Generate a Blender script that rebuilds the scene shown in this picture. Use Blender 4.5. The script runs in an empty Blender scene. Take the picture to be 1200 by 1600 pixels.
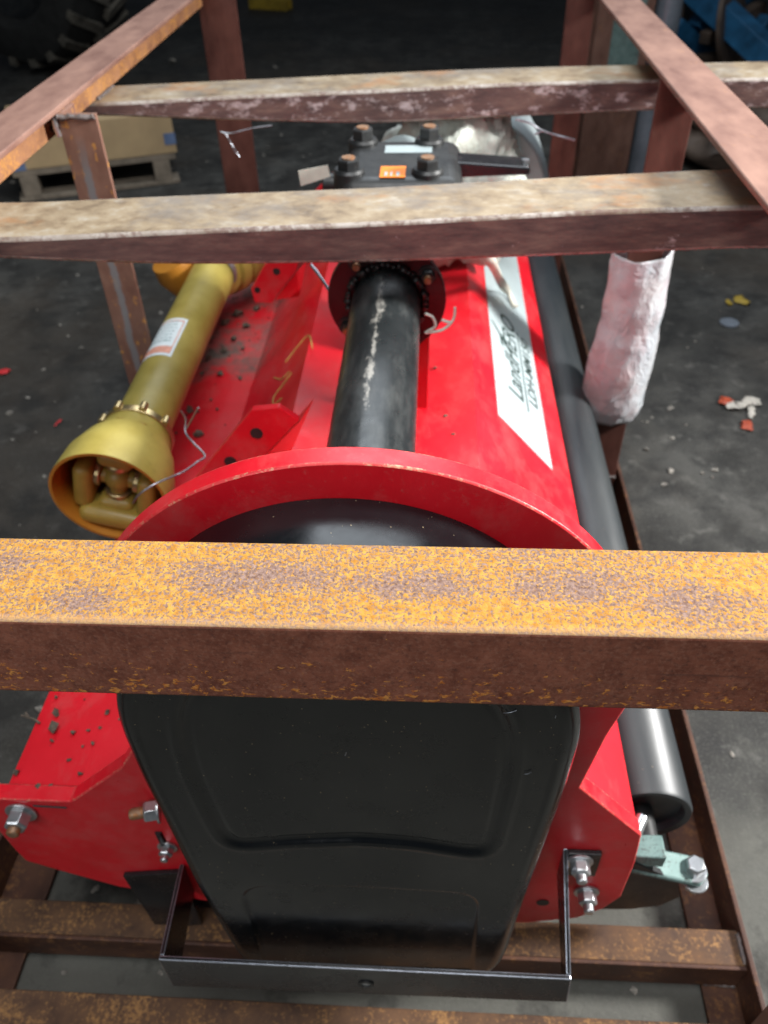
import bpy, bmesh, math, random
import numpy as np
from mathutils import Vector, Matrix, noise as mnoise
random.seed(7)
SC = bpy.context.scene
COL = SC.collection
PI = math.pi

# ------------------------------------------------------------------ camera
CAM_POS = Vector((0, 0, 1.225))
R3 = Matrix(((0.99845631, -0.01776063, 0.0526266),
             (0.05114088, 0.66364211, -0.74630005),
             (-0.02167047, 0.74783936, 0.66352595)))
FPX = 1255.0
cam = bpy.data.cameras.new('camera')
cam.sensor_fit = 'HORIZONTAL'; cam.sensor_width = 36.0; cam.lens = 36.0 * FPX / 1200.0
cam.clip_start = 0.02; cam.clip_end = 60
cam.dof.use_dof = True; cam.dof.focus_distance = 0.52; cam.dof.aperture_fstop = 12
camo = bpy.data.objects.new('camera', cam)
camo.matrix_world = Matrix.Translation(CAM_POS) @ R3.to_4x4()
COL.objects.link(camo); SC.camera = camo

# ------------------------------------------------------------------ light
world = bpy.data.worlds.new('World'); SC.world = world; world.use_nodes = True
bg = world.node_tree.nodes['Background']
bg.inputs[0].default_value = (0.62, 0.72, 0.85, 1); bg.inputs[1].default_value = 0.06

def area(name, loc, target, sx, sy, power, color, spread=180):
    l = bpy.data.lights.new(name, 'AREA'); l.shape = 'RECTANGLE'; l.size = sx; l.size_y = sy
    l.energy = power; l.color = color; l.spread = math.radians(spread)
    o = bpy.data.objects.new(name, l); COL.objects.link(o)
    o.location = loc
    o.rotation_euler = (Vector(target) - Vector(loc)).to_track_quat('-Z', 'Y').to_euler()
    return o
area('side_window_light', (2.75, 1.0, 2.10), (0.1, 0.9, 0.7), 0.50, 0.50, 44, (1.0, 0.985, 0.96), 66)
area('far_skylight', (0.2, 3.1, 3.2), (0.1, 1.4, 0.5), 2.6, 1.9, 78, (0.86, 0.93, 1.0))
area('roof_light', (0.1, 0.0, 3.1), (0.0, 0.6, 0.5), 1.4, 1.4, 62, (0.98, 0.99, 1.0))
area('doorway_light', (-1.3, -1.7, 2.0), (-0.1, 0.6, 0.4), 1.4, 1.2, 27, (0.95, 0.98, 1.0))
vs = SC.view_settings
vs.view_transform = 'Standard'; vs.look = 'None'; vs.exposure = 0.0; vs.gamma = 1.0
vs.use_curve_mapping = False
SC.cycles.use_denoising = True

# ------------------------------------------------------------------ pixel -> point helpers
def ray(px, py):
    return R3 @ Vector((px - 600.0, -(py - 800.0), -FPX))
def aty(px, py, y): r = ray(px, py); return CAM_POS + r * (y / r.y)
def atz(px, py, z): r = ray(px, py); return CAM_POS + r * ((z - CAM_POS.z) / r.z)

# ------------------------------------------------------------------ object helpers
def link(o, parent=None):
    COL.objects.link(o)
    if parent is not None: o.parent = parent
    return o
def tag(o, label, cat, group=None, kind=None):
    if label: o['label'] = label
    if cat: o['category'] = cat
    if group: o['group'] = group
    if kind: o['kind'] = kind
    return o
def empty(name, label=None, cat=None, group=None):
    o = bpy.data.objects.new(name, None); o.empty_display_size = 0.05
    link(o); tag(o, label, cat, group); return o
def obj(name, bm, mats, parent=None, smooth=35, bevel=0, seg=2):
    me = bpy.data.meshes.new(name)
    bmesh.ops.recalc_face_normals(bm, faces=bm.faces[:])
    bm.to_mesh(me); bm.free()
    if not isinstance(mats, (list, tuple)): mats = [mats]
    for m in mats: me.materials.append(m)
    if smooth:
        for p in me.polygons: p.use_smooth = True
        me.set_sharp_from_angle(angle=math.radians(smooth))
    o = bpy.data.objects.new(name, me); link(o, parent)
    if bevel:
        b = o.modifiers.new('bevel', 'BEVEL'); b.width = bevel; b.segments = seg
        b.limit_method = 'ANGLE'; b.angle_limit = math.radians(30); b.harden_normals = False
    return o
def box(bm, a, b, mi=0):
    x0, y0, z0 = a; x1, y1, z1 = b
    v = [bm.verts.new(p) for p in ((x0,y0,z0),(x1,y0,z0),(x1,y1,z0),(x0,y1,z0),(x0,y0,z1),(x1,y0,z1),(x1,y1,z1),(x0,y1,z1))]
    for f in ((0,3,2,1),(4,5,6,7),(0,1,5,4),(1,2,6,5),(2,3,7,6),(3,0,4,7)):
        bm.faces.new([v[i] for i in f]).material_index = mi
    return v
def prism(bm, pts, d, mi=0):
    """closed polygon of 3D points extruded by vector d"""
    d = Vector(d)
    a = [bm.verts.new(p) for p in pts]; b = [bm.verts.new(Vector(p) + d) for p in pts]
    n = len(pts)
    bm.faces.new(a).material_index = mi; bm.faces.new(b[::-1]).material_index = mi
    for i in range(n): bm.faces.new((a[i], b[i], b[(i+1) % n], a[(i+1) % n])).material_index = mi
def frame(axis):
    axis = Vector(axis).normalized()
    t = Vector((0,0,1)) if abs(axis.z) < .9 else Vector((1,0,0))
    u = axis.cross(t).normalized(); v = axis.cross(u)
    return axis, u, v
def lathe(bm, origin, axis, prof, n=32, a0=0, a1=2*PI, mi=0):
    """prof: list of (distance along axis, radius)"""
    ax, u, v = frame(axis); origin = Vector(origin)
    full = abs(a1 - a0 - 2*PI) < 1e-6
    m = n if full else n + 1
    rings = []
    for (t, r) in prof:
        if r < 1e-6:
            rings.append([bm.verts.new(origin + ax*t)]); continue
        rings.append([bm.verts.new(origin + ax*t + (u*math.cos(a0+(a1-a0)*k/n) + v*math.sin(a0+(a1-a0)*k/n))*r) for k in range(m)])
    for A, B in zip(rings, rings[1:]):
        for k in range(n):
            k2 = (k+1) % m
            if len(A) == 1 and len(B) == 1: continue
            if len(A) == 1: f = bm.faces.new((A[0], B[k2], B[k]))
            elif len(B) == 1: f = bm.faces.new((A[k], A[k2], B[0]))
            else: f = bm.faces.new((A[k], A[k2], B[k2], B[k]))
            f.material_index = mi
def cyl(bm, a, b, r, n=24, r2=None, mi=0):
    a = Vector(a); b = Vector(b); L = (b-a).length
    lathe(bm, a, b-a, [(0,0),(0,r),(L,r if r2 is None else r2),(L,0)], n, mi=mi)
def tube(bm, pts, r, n=8, closed_ends=True, mi=0):
    pts = [Vector(p) for p in pts]
    prev = None; rings = []
    for i, p in enumerate(pts):
        t = (pts[min(i+1, len(pts)-1)] - pts[max(i-1, 0)]).normalized()
        if prev is None: _, u, v = frame(t)
        else:
            u = (prev - t*prev.dot(t)).normalized(); v = t.cross(u)
        prev = u
        rr = r[i] if isinstance(r, (list, tuple)) else r
        rings.append([bm.verts.new(p + (u*math.cos(2*PI*k/n) + v*math.sin(2*PI*k/n))*rr) for k in range(n)])
    for A, B in zip(rings, rings[1:]):
        for k in range(n): bm.faces.new((A[k], A[(k+1)%n], B[(k+1)%n], B[k])).material_index = mi
    if closed_ends:
        bm.faces.new(rings[0][::-1]); bm.faces.new(rings[-1])
def spline(pts, m=8):
    pts = [Vector(p) for p in pts]; out = []
    for i in range(len(pts)-1):
        p0 = pts[max(i-1,0)]; p1 = pts[i]; p2 = pts[i+1]; p3 = pts[min(i+2, len(pts)-1)]
        for k in range(m):
            t = k/m
            out.append(0.5*((2*p1)+(p2-p0)*t+(2*p0-5*p1+4*p2-p3)*t*t+(3*p1-p0-3*p2+p3)*t**3))
    out.append(pts[-1]); return out
def hexbolt(bm, p, axis, r=.011, h=.010, stud=.008, washer=1.35):
    """washer, hex nut and threaded stud end, along axis from p"""
    ax, u, v = frame(axis); p = Vector(p)
    lathe(bm, p, ax, [(0,0),(0,r*washer),(.003,r*washer),(.003,0)], 24)
    q = p + ax*.003
    lathe(bm, q, ax, [(0,0),(0,r),(h*.85,r),(h,r*.85),(h,0)], 6)
    if stud: lathe(bm, q+ax*h, ax, [(0,0),(0,r*.55),(stud*.8,r*.55),(stud,r*.42),(stud,0)], 16, mi=1)

# ------------------------------------------------------------------ material helpers
class NT:
    def __init__(s, name):
        s.m = bpy.data.materials.new(name); s.m.use_nodes = True
        s.t = s.m.node_tree; s.n = s.t.nodes
        s.b = s.n['Principled BSDF']; s.tc = s.n.new('ShaderNodeTexCoord')
    def L(s, a, b): s.t.links.new(a, b)
    def vec(s, scale=(1,1,1), loc=(0,0,0), rot=(0,0,0)):
        mp = s.n.new('ShaderNodeMapping'); mp.inputs['Scale'].default_value = scale
        mp.inputs['Location'].default_value = loc; mp.inputs['Rotation'].default_value = rot
        s.L(s.tc.outputs['Object'], mp.inputs['Vector']); return mp.outputs[0]
    def noise(s, scale, detail=4, rough=.55, v=None, dist=0):
        n = s.n.new('ShaderNodeTexNoise'); n.inputs['Scale'].default_value = scale
        n.inputs['Detail'].default_value = detail; n.inputs['Roughness'].default_value = rough
        n.inputs['Distortion'].default_value = dist
        s.L(v if v is not None else s.tc.outputs['Object'], n.inputs['Vector']); return n.outputs['Fac']
    def voronoi(s, scale, v=None, out='Distance', rnd=1):
        n = s.n.new('ShaderNodeTexVoronoi'); n.inputs['Scale'].default_value = scale
        n.inputs['Randomness'].default_value = rnd
        s.L(v if v is not None else s.tc.outputs['Object'], n.inputs['Vector']); return n.outputs[out]
    def ramp(s, fac, stops, const=False):
        r = s.n.new('ShaderNodeValToRGB'); e = r.color_ramp.elements
        if const: r.color_ramp.interpolation = 'CONSTANT'
        while len(e) < len(stops): e.new(0.5)
        for i, (p, c) in enumerate(stops):
            e[i].position = p
            e[i].color = (c, c, c, 1) if not isinstance(c, (tuple, list)) else (*c[:3], 1)
        s.L(fac, r.inputs[0]); return r.outputs[0]
    def mix(s, fac, a, b, mode='MIX'):
        m = s.n.new('ShaderNodeMix'); m.data_type = 'RGBA'; m.blend_type = mode
        for sock, val in ((m.inputs[0], fac), (m.inputs[6], a), (m.inputs[7], b)):
            if isinstance(val, bpy.types.NodeSocket): s.L(val, sock)
            elif isinstance(val, (tuple, list)): sock.default_value = (*val[:3], 1)
            else: sock.default_value = val
        return m.outputs[2]
    def math(s, op, a, b=0, clamp=False):
        m = s.n.new('ShaderNodeMath'); m.operation = op; m.use_clamp = clamp
        for i, val in enumerate((a, b)):
            if isinstance(val, bpy.types.NodeSocket): s.L(val, m.inputs[i])
            else: m.inputs[i].default_value = val
        return m.outputs[0]
    def sep(s):
        x = s.n.new('ShaderNodeSeparateXYZ'); s.L(s.tc.outputs['Object'], x.inputs[0]); return x.outputs
    def maprange(s, val, a, b, c=0, d=1):
        m = s.n.new('ShaderNodeMapRange'); s.L(val, m.inputs[0])
        for i, q in enumerate((a, b, c, d)): m.inputs[i+1].default_value = q
        return m.outputs[0]
    def bump(s, h, strength=.3, dist=.002):
        b = s.n.new('ShaderNodeBump'); b.inputs['Strength'].default_value = strength
        b.inputs['Distance'].default_value = dist
        s.L(h, b.inputs['Height']); s.L(b.outputs[0], s.b.inputs['Normal'])
    def set(s, col=None, rough=None, metal=None, spec=None, **kw):
        for k, val in (('Base Color', col), ('Roughness', rough), ('Metallic', metal), ('Specular IOR Level', spec)):
            if val is None: continue
            if isinstance(val, bpy.types.NodeSocket): s.L(val, s.b.inputs[k])
            elif isinstance(val, (tuple, list)): s.b.inputs[k].default_value = (*val[:3], 1)
            else: s.b.inputs[k].default_value = val
        for k, val in kw.items():
            s.b.inputs[k.replace('_', ' ')].default_value = val
        return s.m

def mat_simple(name, col, rough=.5, metal=0, var=.25, scale=40, bump=0, **kw):
    t = NT(name)
    n = t.noise(scale, 5, .6)
    c = t.mix(t.ramp(n, [(.3, 0), (.7, 1)]), tuple(x*(1-var) for x in col), tuple(min(1, x*(1+var)) for x in col))
    r = t.maprange(t.noise(scale*1.7, 3), .3, .7, max(.02, rough-.08), min(1, rough+.1))
    if bump: t.bump(n, bump)
    return t.set(c, r, metal, **kw)

# rust: heavily speckled top of the near bar
def mat_bar_top():
    t = NT('ochre_speckled_rust')
    base = t.mix(t.ramp(t.noise(420, 3, .7), [(.35, 0), (.65, 1)]), (.13, .072, .056), (.30, .20, .165))
    patch = t.noise(9, 3, .5, v=t.vec((1, 2.2, 1), (3.1, .4, 0)))
    x = t.sep()
    # worn oval spots along the middle of the bar
    oval = None
    for cx, wx, cy in ((-.100, .046, .313), (-.006, .036, .308), (.092, .042, .312), (.142, .030, .304), (-.262, .030, .318), (-.19, .018, .292)):
        dx = t.math('DIVIDE', t.math('SUBTRACT', x[0], cx), wx)
        dy = t.math('DIVIDE', t.math('SUBTRACT', x[1], cy), .0115)
        d = t.math('ADD', t.math('MULTIPLY', dx, dx), t.math('MULTIPLY', dy, dy))
        oval = d if oval is None else t.math('MINIMUM', oval, d)
    ov = t.math('ADD', oval, t.math('MULTIPLY', t.math('SUBTRACT', t.noise(38, 6, .75), .5), 5.0))
    ovm = t.maprange(ov, -.3, 1.9, .128, 0)
    th = t.math('ADD', t.maprange(patch, .3, .7, .515, .44), ovm)
    fine = t.noise(560, 4, .66, dist=.4)
    spk = t.math('MULTIPLY', t.math('SUBTRACT', fine, t.math('SUBTRACT', th, .028)), 20, True)
    och = t.mix(t.ramp(t.noise(190, 2), [(.35, 0), (.65, 1)]), (.38, .165, .022), (.52, .285, .055))
    col = t.mix(spk, base, och)
    fl = t.ramp(t.noise(55, 2, .5, v=t.vec((1, 1, 1), (7, 2, 1))), [(.745, 0), (.755, 1)])
    col = t.mix(fl, col, (.33, .33, .26))
    edge = t.maprange(x[1], .283, .277, 0, .7)
    col = t.mix(edge, col, (.42, .27, .17))
    t.bump(t.math('ADD', fine, t.math('MULTIPLY', fl, .6)), .55, .0015)
    return t.set(col, .86, 0, .25)
def mat_bar_side():
    t = NT('dark_brown_rust')
    n = t.noise(70, 5, .65)
    col = t.mix(t.ramp(n, [(.35, 0), (.68, 1)]), (.125, .036, .020), (.225, .076, .044))
    col = t.mix(t.ramp(t.noise(420, 3, .7), [(.48, 0), (.70, .6)]), col, (.26, .115, .075))
    col = t.mix(t.ramp(t.noise(300, 3, .7, v=t.vec((1, 1, 1), (5, 1, 2))), [(.52, 0), (.72, .6)]), col, (.05, .02, .016))
    ln = t.ramp(t.noise(60, 4, .7, v=t.vec((.12, 1, 3.5), (1, 2, 5))), [(.60, 0), (.70, .5)])
    col = t.mix(ln, col, (.05, .022, .018))
    x = t.sep()
    th = t.maprange(x[2], .829, .880, .53, .69)
    big = t.noise(230, 4, .62, v=t.vec((.7, 1, 1.1)), dist=.5)
    fk = t.math('MULTIPLY', t.math('SUBTRACT', big, th), 18, True)
    col = t.mix(fk, col, t.mix(t.ramp(t.noise(220, 2), [(.4, 0), (.6, 1)]), (.38, .11, .018), (.52, .22, .05)))
    t.bump(t.math('ADD', n, t.math('MULTIPLY', fk, .8)), .35, .0015)
    return t.set(col, .75, 0, .3)
def mat_rust(name, a, b, o, amount=.60, streak=(1,1,1), rough=.62, scale=30, seed=0):
    t = NT(name)
    v = t.vec(streak, (seed, seed*.7, 0))
    n = t.noise(scale, 6, .65, v=v)
    col = t.mix(t.ramp(n, [(.32, 0), (.68, 1)]), a, b)
    fk = t.ramp(t.math('ADD', t.math('MULTIPLY', t.noise(scale*7, 4, .65, v=t.vec((1,1,1), (seed, 0, 3))), .6), t.math('MULTIPLY', t.noise(scale*.9, 4, .6, v=t.vec((1,1,1), (seed, 2, 3))), .4)), [(amount-.06, 0), (amount+.06, .85)])
    col = t.mix(fk, col, o)
    t.bump(t.noise(scale*5, 4, .6), .25, .001)
    return t.set(col, t.maprange(n, .3, .7, rough-.12, rough+.15), .15, .4)
def mat_tan_top():
    t = NT('tan_scaled_steel_top')
    st = t.noise(17, 8, .75, v=t.vec((1, 1.15, 1)))
    col = t.ramp(st, [(.30, (.10, .075, .055)), (.43, (.22, .16, .10)), (.55, (.31, .24, .155)), (.68, (.38, .34, .28))])
    dk = t.ramp(t.noise(5, 7, .75, v=t.vec((1, 1.2, 1), (4, 1, 0))), [(.47, 0), (.60, .85)])
    col = t.mix(dk, col, t.mix(t.noise(60, 4), (.12, .10, .085), (.27, .235, .20)))
    col = t.mix(t.ramp(t.noise(6, 6, .7, v=t.vec((1,1.5,1), (9,3,0))), [(.54, 0), (.66, .75)]), col, (.34, .165, .065))
    gr = t.ramp(t.noise(45, 5, .7, v=t.vec((.7, 1, 1))), [(.60, 0), (.74, .40)])
    col = t.mix(gr, col, (.48, .46, .43))
    t.bump(t.noise(90, 5), .2, .0015)
    return t.set(col, t.maprange(st, .3, .7, .36, .6), .2, .45)
def mat_purple_side(name, seed, wear):
    t = NT(name)
    st = t.noise(16, 6, .7, v=t.vec((1, 3, 5), (seed, 0, 0)))
    col = t.ramp(st, [(.28, (.055, .035, .036)), (.5, (.115, .068, .062)), (.7, (.185, .115, .095))])
    sc = t.ramp(t.noise(26, 5, .75, v=t.vec((1, 1, 2), (seed, 4, 2))), [(wear, 0), (wear+.12, 1)])
    col = t.mix(sc, col, (.42, .34, .34))
    t.bump(t.noise(120, 4), .2, .001)
    return t.set(col, .42, .25, .45)

def mat_red(name='red_paint', dirt=0.0):
    t = NT(name)
    n = t.noise(11, 4, .6)
    col = t.mix(t.ramp(n, [(.3, 0), (.7, 1)]), (.56, .004, .012), (.66, .008, .020))
    du = t.ramp(t.noise(14, 7, .75, v=t.vec((1, .6, 1), (2, 5, 0))), [(.48, 0), (.78, .42)])
    col = t.mix(du, col, (.44, .14, .13))
    if dirt:
        x = t.sep()
        far = t.maprange(x[1], 1.15, 1.42, 0, .34)
        near = t.maprange(x[0], -.26, -.34, 0, 1)
        d = t.noise(9, 7, .72, v=t.vec((1.3, 1, 1), (1, 2, 0)))
        dm = t.math('MULTIPLY', t.math('MULTIPLY', t.math('SUBTRACT', t.math('ADD', d, far), .70), 4, True), near)
        col = t.mix(dm, col, t.mix(t.noise(70, 4), (.05, .042, .038), (.17, .125, .10)))
        sp = t.ramp(t.noise(75, 3, .6, v=t.vec((1,1,1), (3,3,3))), [(.70, 0), (.74, .8)])
        col = t.mix(t.math('MULTIPLY', sp, near), col, (.05, .03, .025))
        t.bump(t.math('ADD', t.noise(40, 4), t.math('MULTIPLY', dm, t.noise(160, 4))), .12, .002)
        return t.set(col, t.math('ADD', t.math('MULTIPLY', dm, .45), .38, True), 0, .45, Coat_Weight=.1)
    ds = t.ramp(t.noise(160, 5, .75), [(.58, 0), (.78, .35)])
    col = t.mix(ds, col, (.42, .16, .14))
    scr = t.ramp(t.noise(24, 4, .7, v=t.vec((3, 1, .35), (2, 0, 6))), [(.70, 0), (.76, .35)])
    col = t.mix(scr, col, (.30, .02, .02))
    t.bump(t.noise(170, 4), .06, .001)
    return t.set(col, t.maprange(t.noise(30, 6, .7), .3, .7, .26, .52), 0, .45, Coat_Weight=.15, Coat_Roughness=.3)
def mat_black(name, col=(.012, .013, .014), rough=.38, dust=.25, seed=0, vstretch=(1,1,1), spec=.5):
    t = NT(name)
    n = t.noise(14, 5, .65, v=t.vec(vstretch, (seed, 1, 2)))
    c = t.mix(t.ramp(n, [(.4, 0), (.8, dust)]), col, (.10, .10, .092))
    sp = t.ramp(t.noise(330, 1, .5, v=t.vec((1,1,1), (seed, 7, 2))), [(.775, 0), (.80, 1)])
    c = t.mix(t.math('MULTIPLY', sp, .7), c, (.35, .27, .16))
    r = t.maprange(t.noise(26, 5, .7, v=t.vec(vstretch)), .3, .7, rough-.07, rough+.12)
    t.bump(t.noise(260, 3), .05, .0006)
    return t.set(c, r, 0, spec)
def mat_pipe():
    t = NT('scuffed_black_pipe_paint')
    c = t.mix(t.ramp(t.noise(30, 5, .7, v=t.vec((1, .25, 1))), [(.45, 0), (.8, .5)]), (.014, .017, .018), (.13, .135, .13))
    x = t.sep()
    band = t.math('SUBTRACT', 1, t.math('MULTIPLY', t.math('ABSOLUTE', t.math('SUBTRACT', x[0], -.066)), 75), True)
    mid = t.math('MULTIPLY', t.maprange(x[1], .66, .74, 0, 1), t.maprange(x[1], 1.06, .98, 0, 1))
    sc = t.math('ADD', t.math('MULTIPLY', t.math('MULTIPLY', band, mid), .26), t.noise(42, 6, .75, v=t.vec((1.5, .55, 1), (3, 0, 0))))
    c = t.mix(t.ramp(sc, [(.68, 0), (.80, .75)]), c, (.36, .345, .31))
    t.bump(t.noise(150, 4), .06, .001)
    return t.set(c, t.maprange(t.noise(40, 5), .3, .7, .24, .42), 0, .5)
def mat_floor():
    t = NT('oily_concrete')
    n = t.noise(2.2, 8, .62); m = t.noise(9, 7, .7)
    c = t.ramp(n, [(.30, (.016, .0155, .014)), (.5, (.042, .041, .037)), (.72, (.085, .083, .076))])
    c = t.mix(t.ramp(m, [(.38, .85), (.58, 0)]), c, (.012, .0115, .011))
    c = t.mix(t.ramp(t.noise(17, 6, .7, v=t.vec((1,1,1), (2, 8, 0))), [(.56, 0), (.70, .45)]), c, (.17, .165, .15))
    br = t.ramp(t.noise(.9, 5, .6, v=t.vec((1,1,1), (5, 3, 0))), [(.5, 0), (.68, .7)])
    c = t.mix(br, c, (.060, .046, .033))
    sp = t.ramp(t.noise(60, 3, .6), [(.68, 0), (.76, .6)])
    c = t.mix(sp, c, (.16, .155, .145))
    # paler tone painted at the near end, standing in for light on the floor
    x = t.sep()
    lit_near = t.maprange(t.math('ADD', x[1], t.math('MULTIPLY', t.math('SUBTRACT', t.noise(4, 6, .7), .5), .5)), .78, .54, 0, .9)
    c = t.mix(lit_near, c, t.mix(m, (.050, .050, .042), (.165, .163, .143)))
    g = t.ramp(t.noise(210, 4, .7), [(.52, 0), (.72, .55)])
    c = t.mix(t.math('MULTIPLY', g, .8), c, (.15, .145, .13))
    oil = t.ramp(t.noise(6.5, 6, .7, v=t.vec((1, 1, 1), (1, 9, 0))), [(.52, 0), (.64, .75)])
    c = t.mix(oil, c, (.020, .019, .017))
    ck = t.voronoi(1.1, v=t.vec((1, 1, 0), (.4, .2, 0)), out='Distance')
    t.bump(t.math('ADD', m, t.noise(120, 6, .75)), .45, .004)
    return t.set(c, t.maprange(m, .3, .7, .5, .85), 0, .35)
def mat_yellow(name='yellow_plastic', a=(.30, .235, .045), b=(.42, .345, .085)):
    t = NT(name)
    c = t.mix(t.ramp(t.noise(14, 5, .6), [(.3, 0), (.7, 1)]), a, b)
    g = t.ramp(t.noise(30, 6, .75), [(.60, 0), (.78, .6)])
    c = t.mix(g, c, (.12, .085, .03))
    t.bump(t.noise(90, 4), .06, .001)
    return t.set(c, t.maprange(t.noise(25, 4), .3, .7, .33, .5), 0, .45)
def mat_steel(name, col, rough=.3, rust=.68, rc=(.20, .09, .04), metal=.85):
    t = NT(name)
    c = t.mix(t.ramp(t.noise(90, 5, .7), [(.35, 0), (.7, 1)]), tuple(x*.7 for x in col), col)
    c = t.mix(t.ramp(t.noise(120, 4, .6), [(rust, 0), (rust+.08, 1)]), c, rc)
    t.bump(t.noise(300, 3), .1, .0006)
    return t.set(c, rough, metal)
def mat_film(name, col, trans=.35, rough=.22, pink=None):
    t = NT(name)
    n = t.noise(18, 5, .6)
    c = t.mix(t.ramp(n, [(.35, 0), (.68, 1)]), col[0], col[1])
    if pink:
        pk = t.ramp(t.noise(9, 5, .6, v=t.vec((1.4, 1, .7), (pink, 0, 0))), [(.47, 0), (.70, .42)])
        c = t.mix(pk, c, (.80, .34, .34))
    w = t.math('ABSOLUTE', t.math('SUBTRACT', t.noise(16, 5, .6, v=t.vec((1, 1, .7), (0, 0, 2), (.5, .3, 0)), dist=.8), .5))
    w2 = t.math('ABSOLUTE', t.math('SUBTRACT', t.noise(34, 4, .6, v=t.vec((1, 1, .8), (3, 0, 2), (.2, .7, 0)), dist=.5), .5))
    t.bump(t.math('ADD', w, t.math('MULTIPLY', w2, .8)), .6, .02)
    return t.set(c, rough, 0, .6, Transmission_Weight=trans, IOR=1.25)

M = {}
M['bar_top'] = mat_bar_top(); M['bar_side'] = mat_bar_side()
M['tan_top'] = mat_tan_top()
M['worn_edge'] = mat_rust('worn_bright_edge', (.17, .125, .09), (.42, .39, .36), (.13, .08, .065), .53, (1, 1, 1), .45, 16, 3)
M['purple_a'] = mat_purple_side('purple_brown_mill_scale', 0, .63)
M['purple_b'] = mat_purple_side('scuffed_grey_mill_scale', 5, .52)
M['rail'] = mat_rust('pinkish_brown_rust', (.17, .085, .065), (.29, .165, .125), (.40, .20, .08), .66, (1, .4, 1), .6, 22)
M['weld'] = mat_rust('burnt_weld_metal', (.07, .06, .06), (.20, .17, .16), (.30, .16, .07), .60, (1, 1, 1), .45, 60, 5)
M['leg'] = mat_rust('orange_rust_leg', (.22, .10, .05), (.36, .18, .09), (.52, .25, .06), .56, (1, .6, 1), .7, 34, 2)
M['post'] = mat_rust('brown_post_rust', (.13, .065, .048), (.22, .12, .088), (.46, .21, .055), .66, (1, 1, .5), .6, 26, 4)
def mat_post_streak():
    t = NT('flecked_post_with_grey_streak')
    n = t.noise(26, 6, .65, v=t.vec((1, 1, .5), (4, 0, 0)))
    col = t.mix(t.ramp(n, [(.32, 0), (.68, 1)]), (.16, .078, .056), (.26, .145, .105))
    fk = t.ramp(t.noise(95, 4, .6, v=t.vec((1, 1, .6))), [(.60, 0), (.66, .9)])
    col = t.mix(fk, col, (.50, .24, .06))
    x = t.sep()
    dx = t.math('ABSOLUTE', t.math('SUBTRACT', t.math('ADD', x[0], t.math('MULTIPLY', t.math('SUBTRACT', t.noise(14, 5, .7), .5), .022)), -.531))
    st = t.math('MULTIPLY', t.maprange(dx, .008, .004, 0, .85), t.maprange(x[2], .86, .80, 0, 1))
    col = t.mix(st, col, (.20, .21, .22))
    t.bump(n, .25, .001)
    return t.set(col, .58, .15, .4)
M['post_streak'] = mat_post_streak()
M['post_dark'] = mat_rust('dark_red_post_rust', (.060, .020, .015), (.13, .048, .035), (.20, .08, .045), .70, (1, 1, .4), .5, 18, 6)
M['base'] = mat_rust('brown_base_rust', (.045, .018, .012), (.11, .048, .028), (.24, .11, .04), .60, (1, 1, 1), .6, 18, 8)
M['base_top'] = mat_rust('ochre_base_rust', (.055, .027, .016), (.15, .078, .040), (.33, .17, .06), .57, (1, 1, 1), .7, 26, 9)
M['red'] = mat_red(); M['red_dirty'] = mat_red('dirty_red_paint', 1)
M['red_edge'] = mat_rust('chipped_red_edge', (.60, .02, .03), (.72, .07, .07), (.62, .38, .24), .585, (1, 1, 1), .45, 40, 2)
M['red_in_shade'] = mat_simple('shaded_red_paint', (.030, .003, .005), .4, 0, .3, 20)  # flange's red paint, darkened in the colour for the shadow it sits in
M['cover'] = mat_black('satin_black_cover', (.004, .005, .0062), .20, .02, 0, spec=.50)
M['bracket'] = mat_black('gloss_black_bracket', (.010, .010, .012), .22, .12, 4)
M['iron'] = mat_black('cast_iron_black', (.010, .011, .012), .42, .25, 9)
M['roller'] = mat_black('worn_black_roller', (.013, .018, .022), .42, .32, 12, (1, .15, 1), spec=.6)
M['shine'] = mat_steel('painted_glint_edge', (.42, .45, .52), .25, .62, (.03, .03, .035), .7)  # pale bluish bevel colour, painted in as the specular glint on strap edges
M['pipe'] = mat_pipe()
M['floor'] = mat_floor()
M['yellow'] = mat_yellow()
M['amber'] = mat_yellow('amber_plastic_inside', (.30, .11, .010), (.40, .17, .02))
M['yoke'] = mat_yellow('yellow_painted_yoke', (.22, .15, .025), (.36, .26, .05))
M['zinc'] = mat_steel('zinc_bolt', (.62, .64, .66), .28)
M['stud'] = mat_steel('rusty_stud', (.34, .20, .12), .5, .5, (.30, .13, .05), .5)
M['brass'] = mat_steel('brassy_clamp', (.55, .43, .22), .3, .7)
M['wire'] = mat_steel('galvanised_wire', (.38, .40, .44), .35, .70)
M['teal'] = mat_rust('grimy_teal_primer', (.10, .17, .16), (.17, .26, .245), (.05, .05, .045), .57, (1, 1, 1), .55, 40, 7)
M['label'] = mat_simple('pale_label_vinyl', (.36, .425, .435), .35, 0, .04, 12)
M['sticker'] = mat_simple('white_sticker_paper', (.72, .80, .82), .5, 0, .05, 60)
M['pinkprint'] = mat_simple('salmon_print', (.72, .34, .25), .5, 0, .2, 120)
M['greyprint'] = mat_simple('grey_green_print', (.33, .45, .46), .5, 0, .3, 200)
M['ink'] = mat_simple('dark_green_ink', (.025, .045, .04), .5, 0, .2, 200)
M['orange'] = mat_simple('orange_sticker_vinyl', (.85, .22, .02), .45, 0, .1, 90)
M['paper'] = mat_simple('dirty_white_paper', (.58, .56, .48), .7, 0, .15, 40, .2)
M['chalk'] = mat_simple('yellow_paint_marker', (.55, .38, .10), .7, 0, .3, 90)
M['dirt'] = mat_simple('dry_dirt', (.10, .08, .06), .95, 0, .5, 90, .5)
M['card'] = mat_simple('tan_cardboard', (.46, .33, .18), .75, 0, .15, 6, .1)
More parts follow.
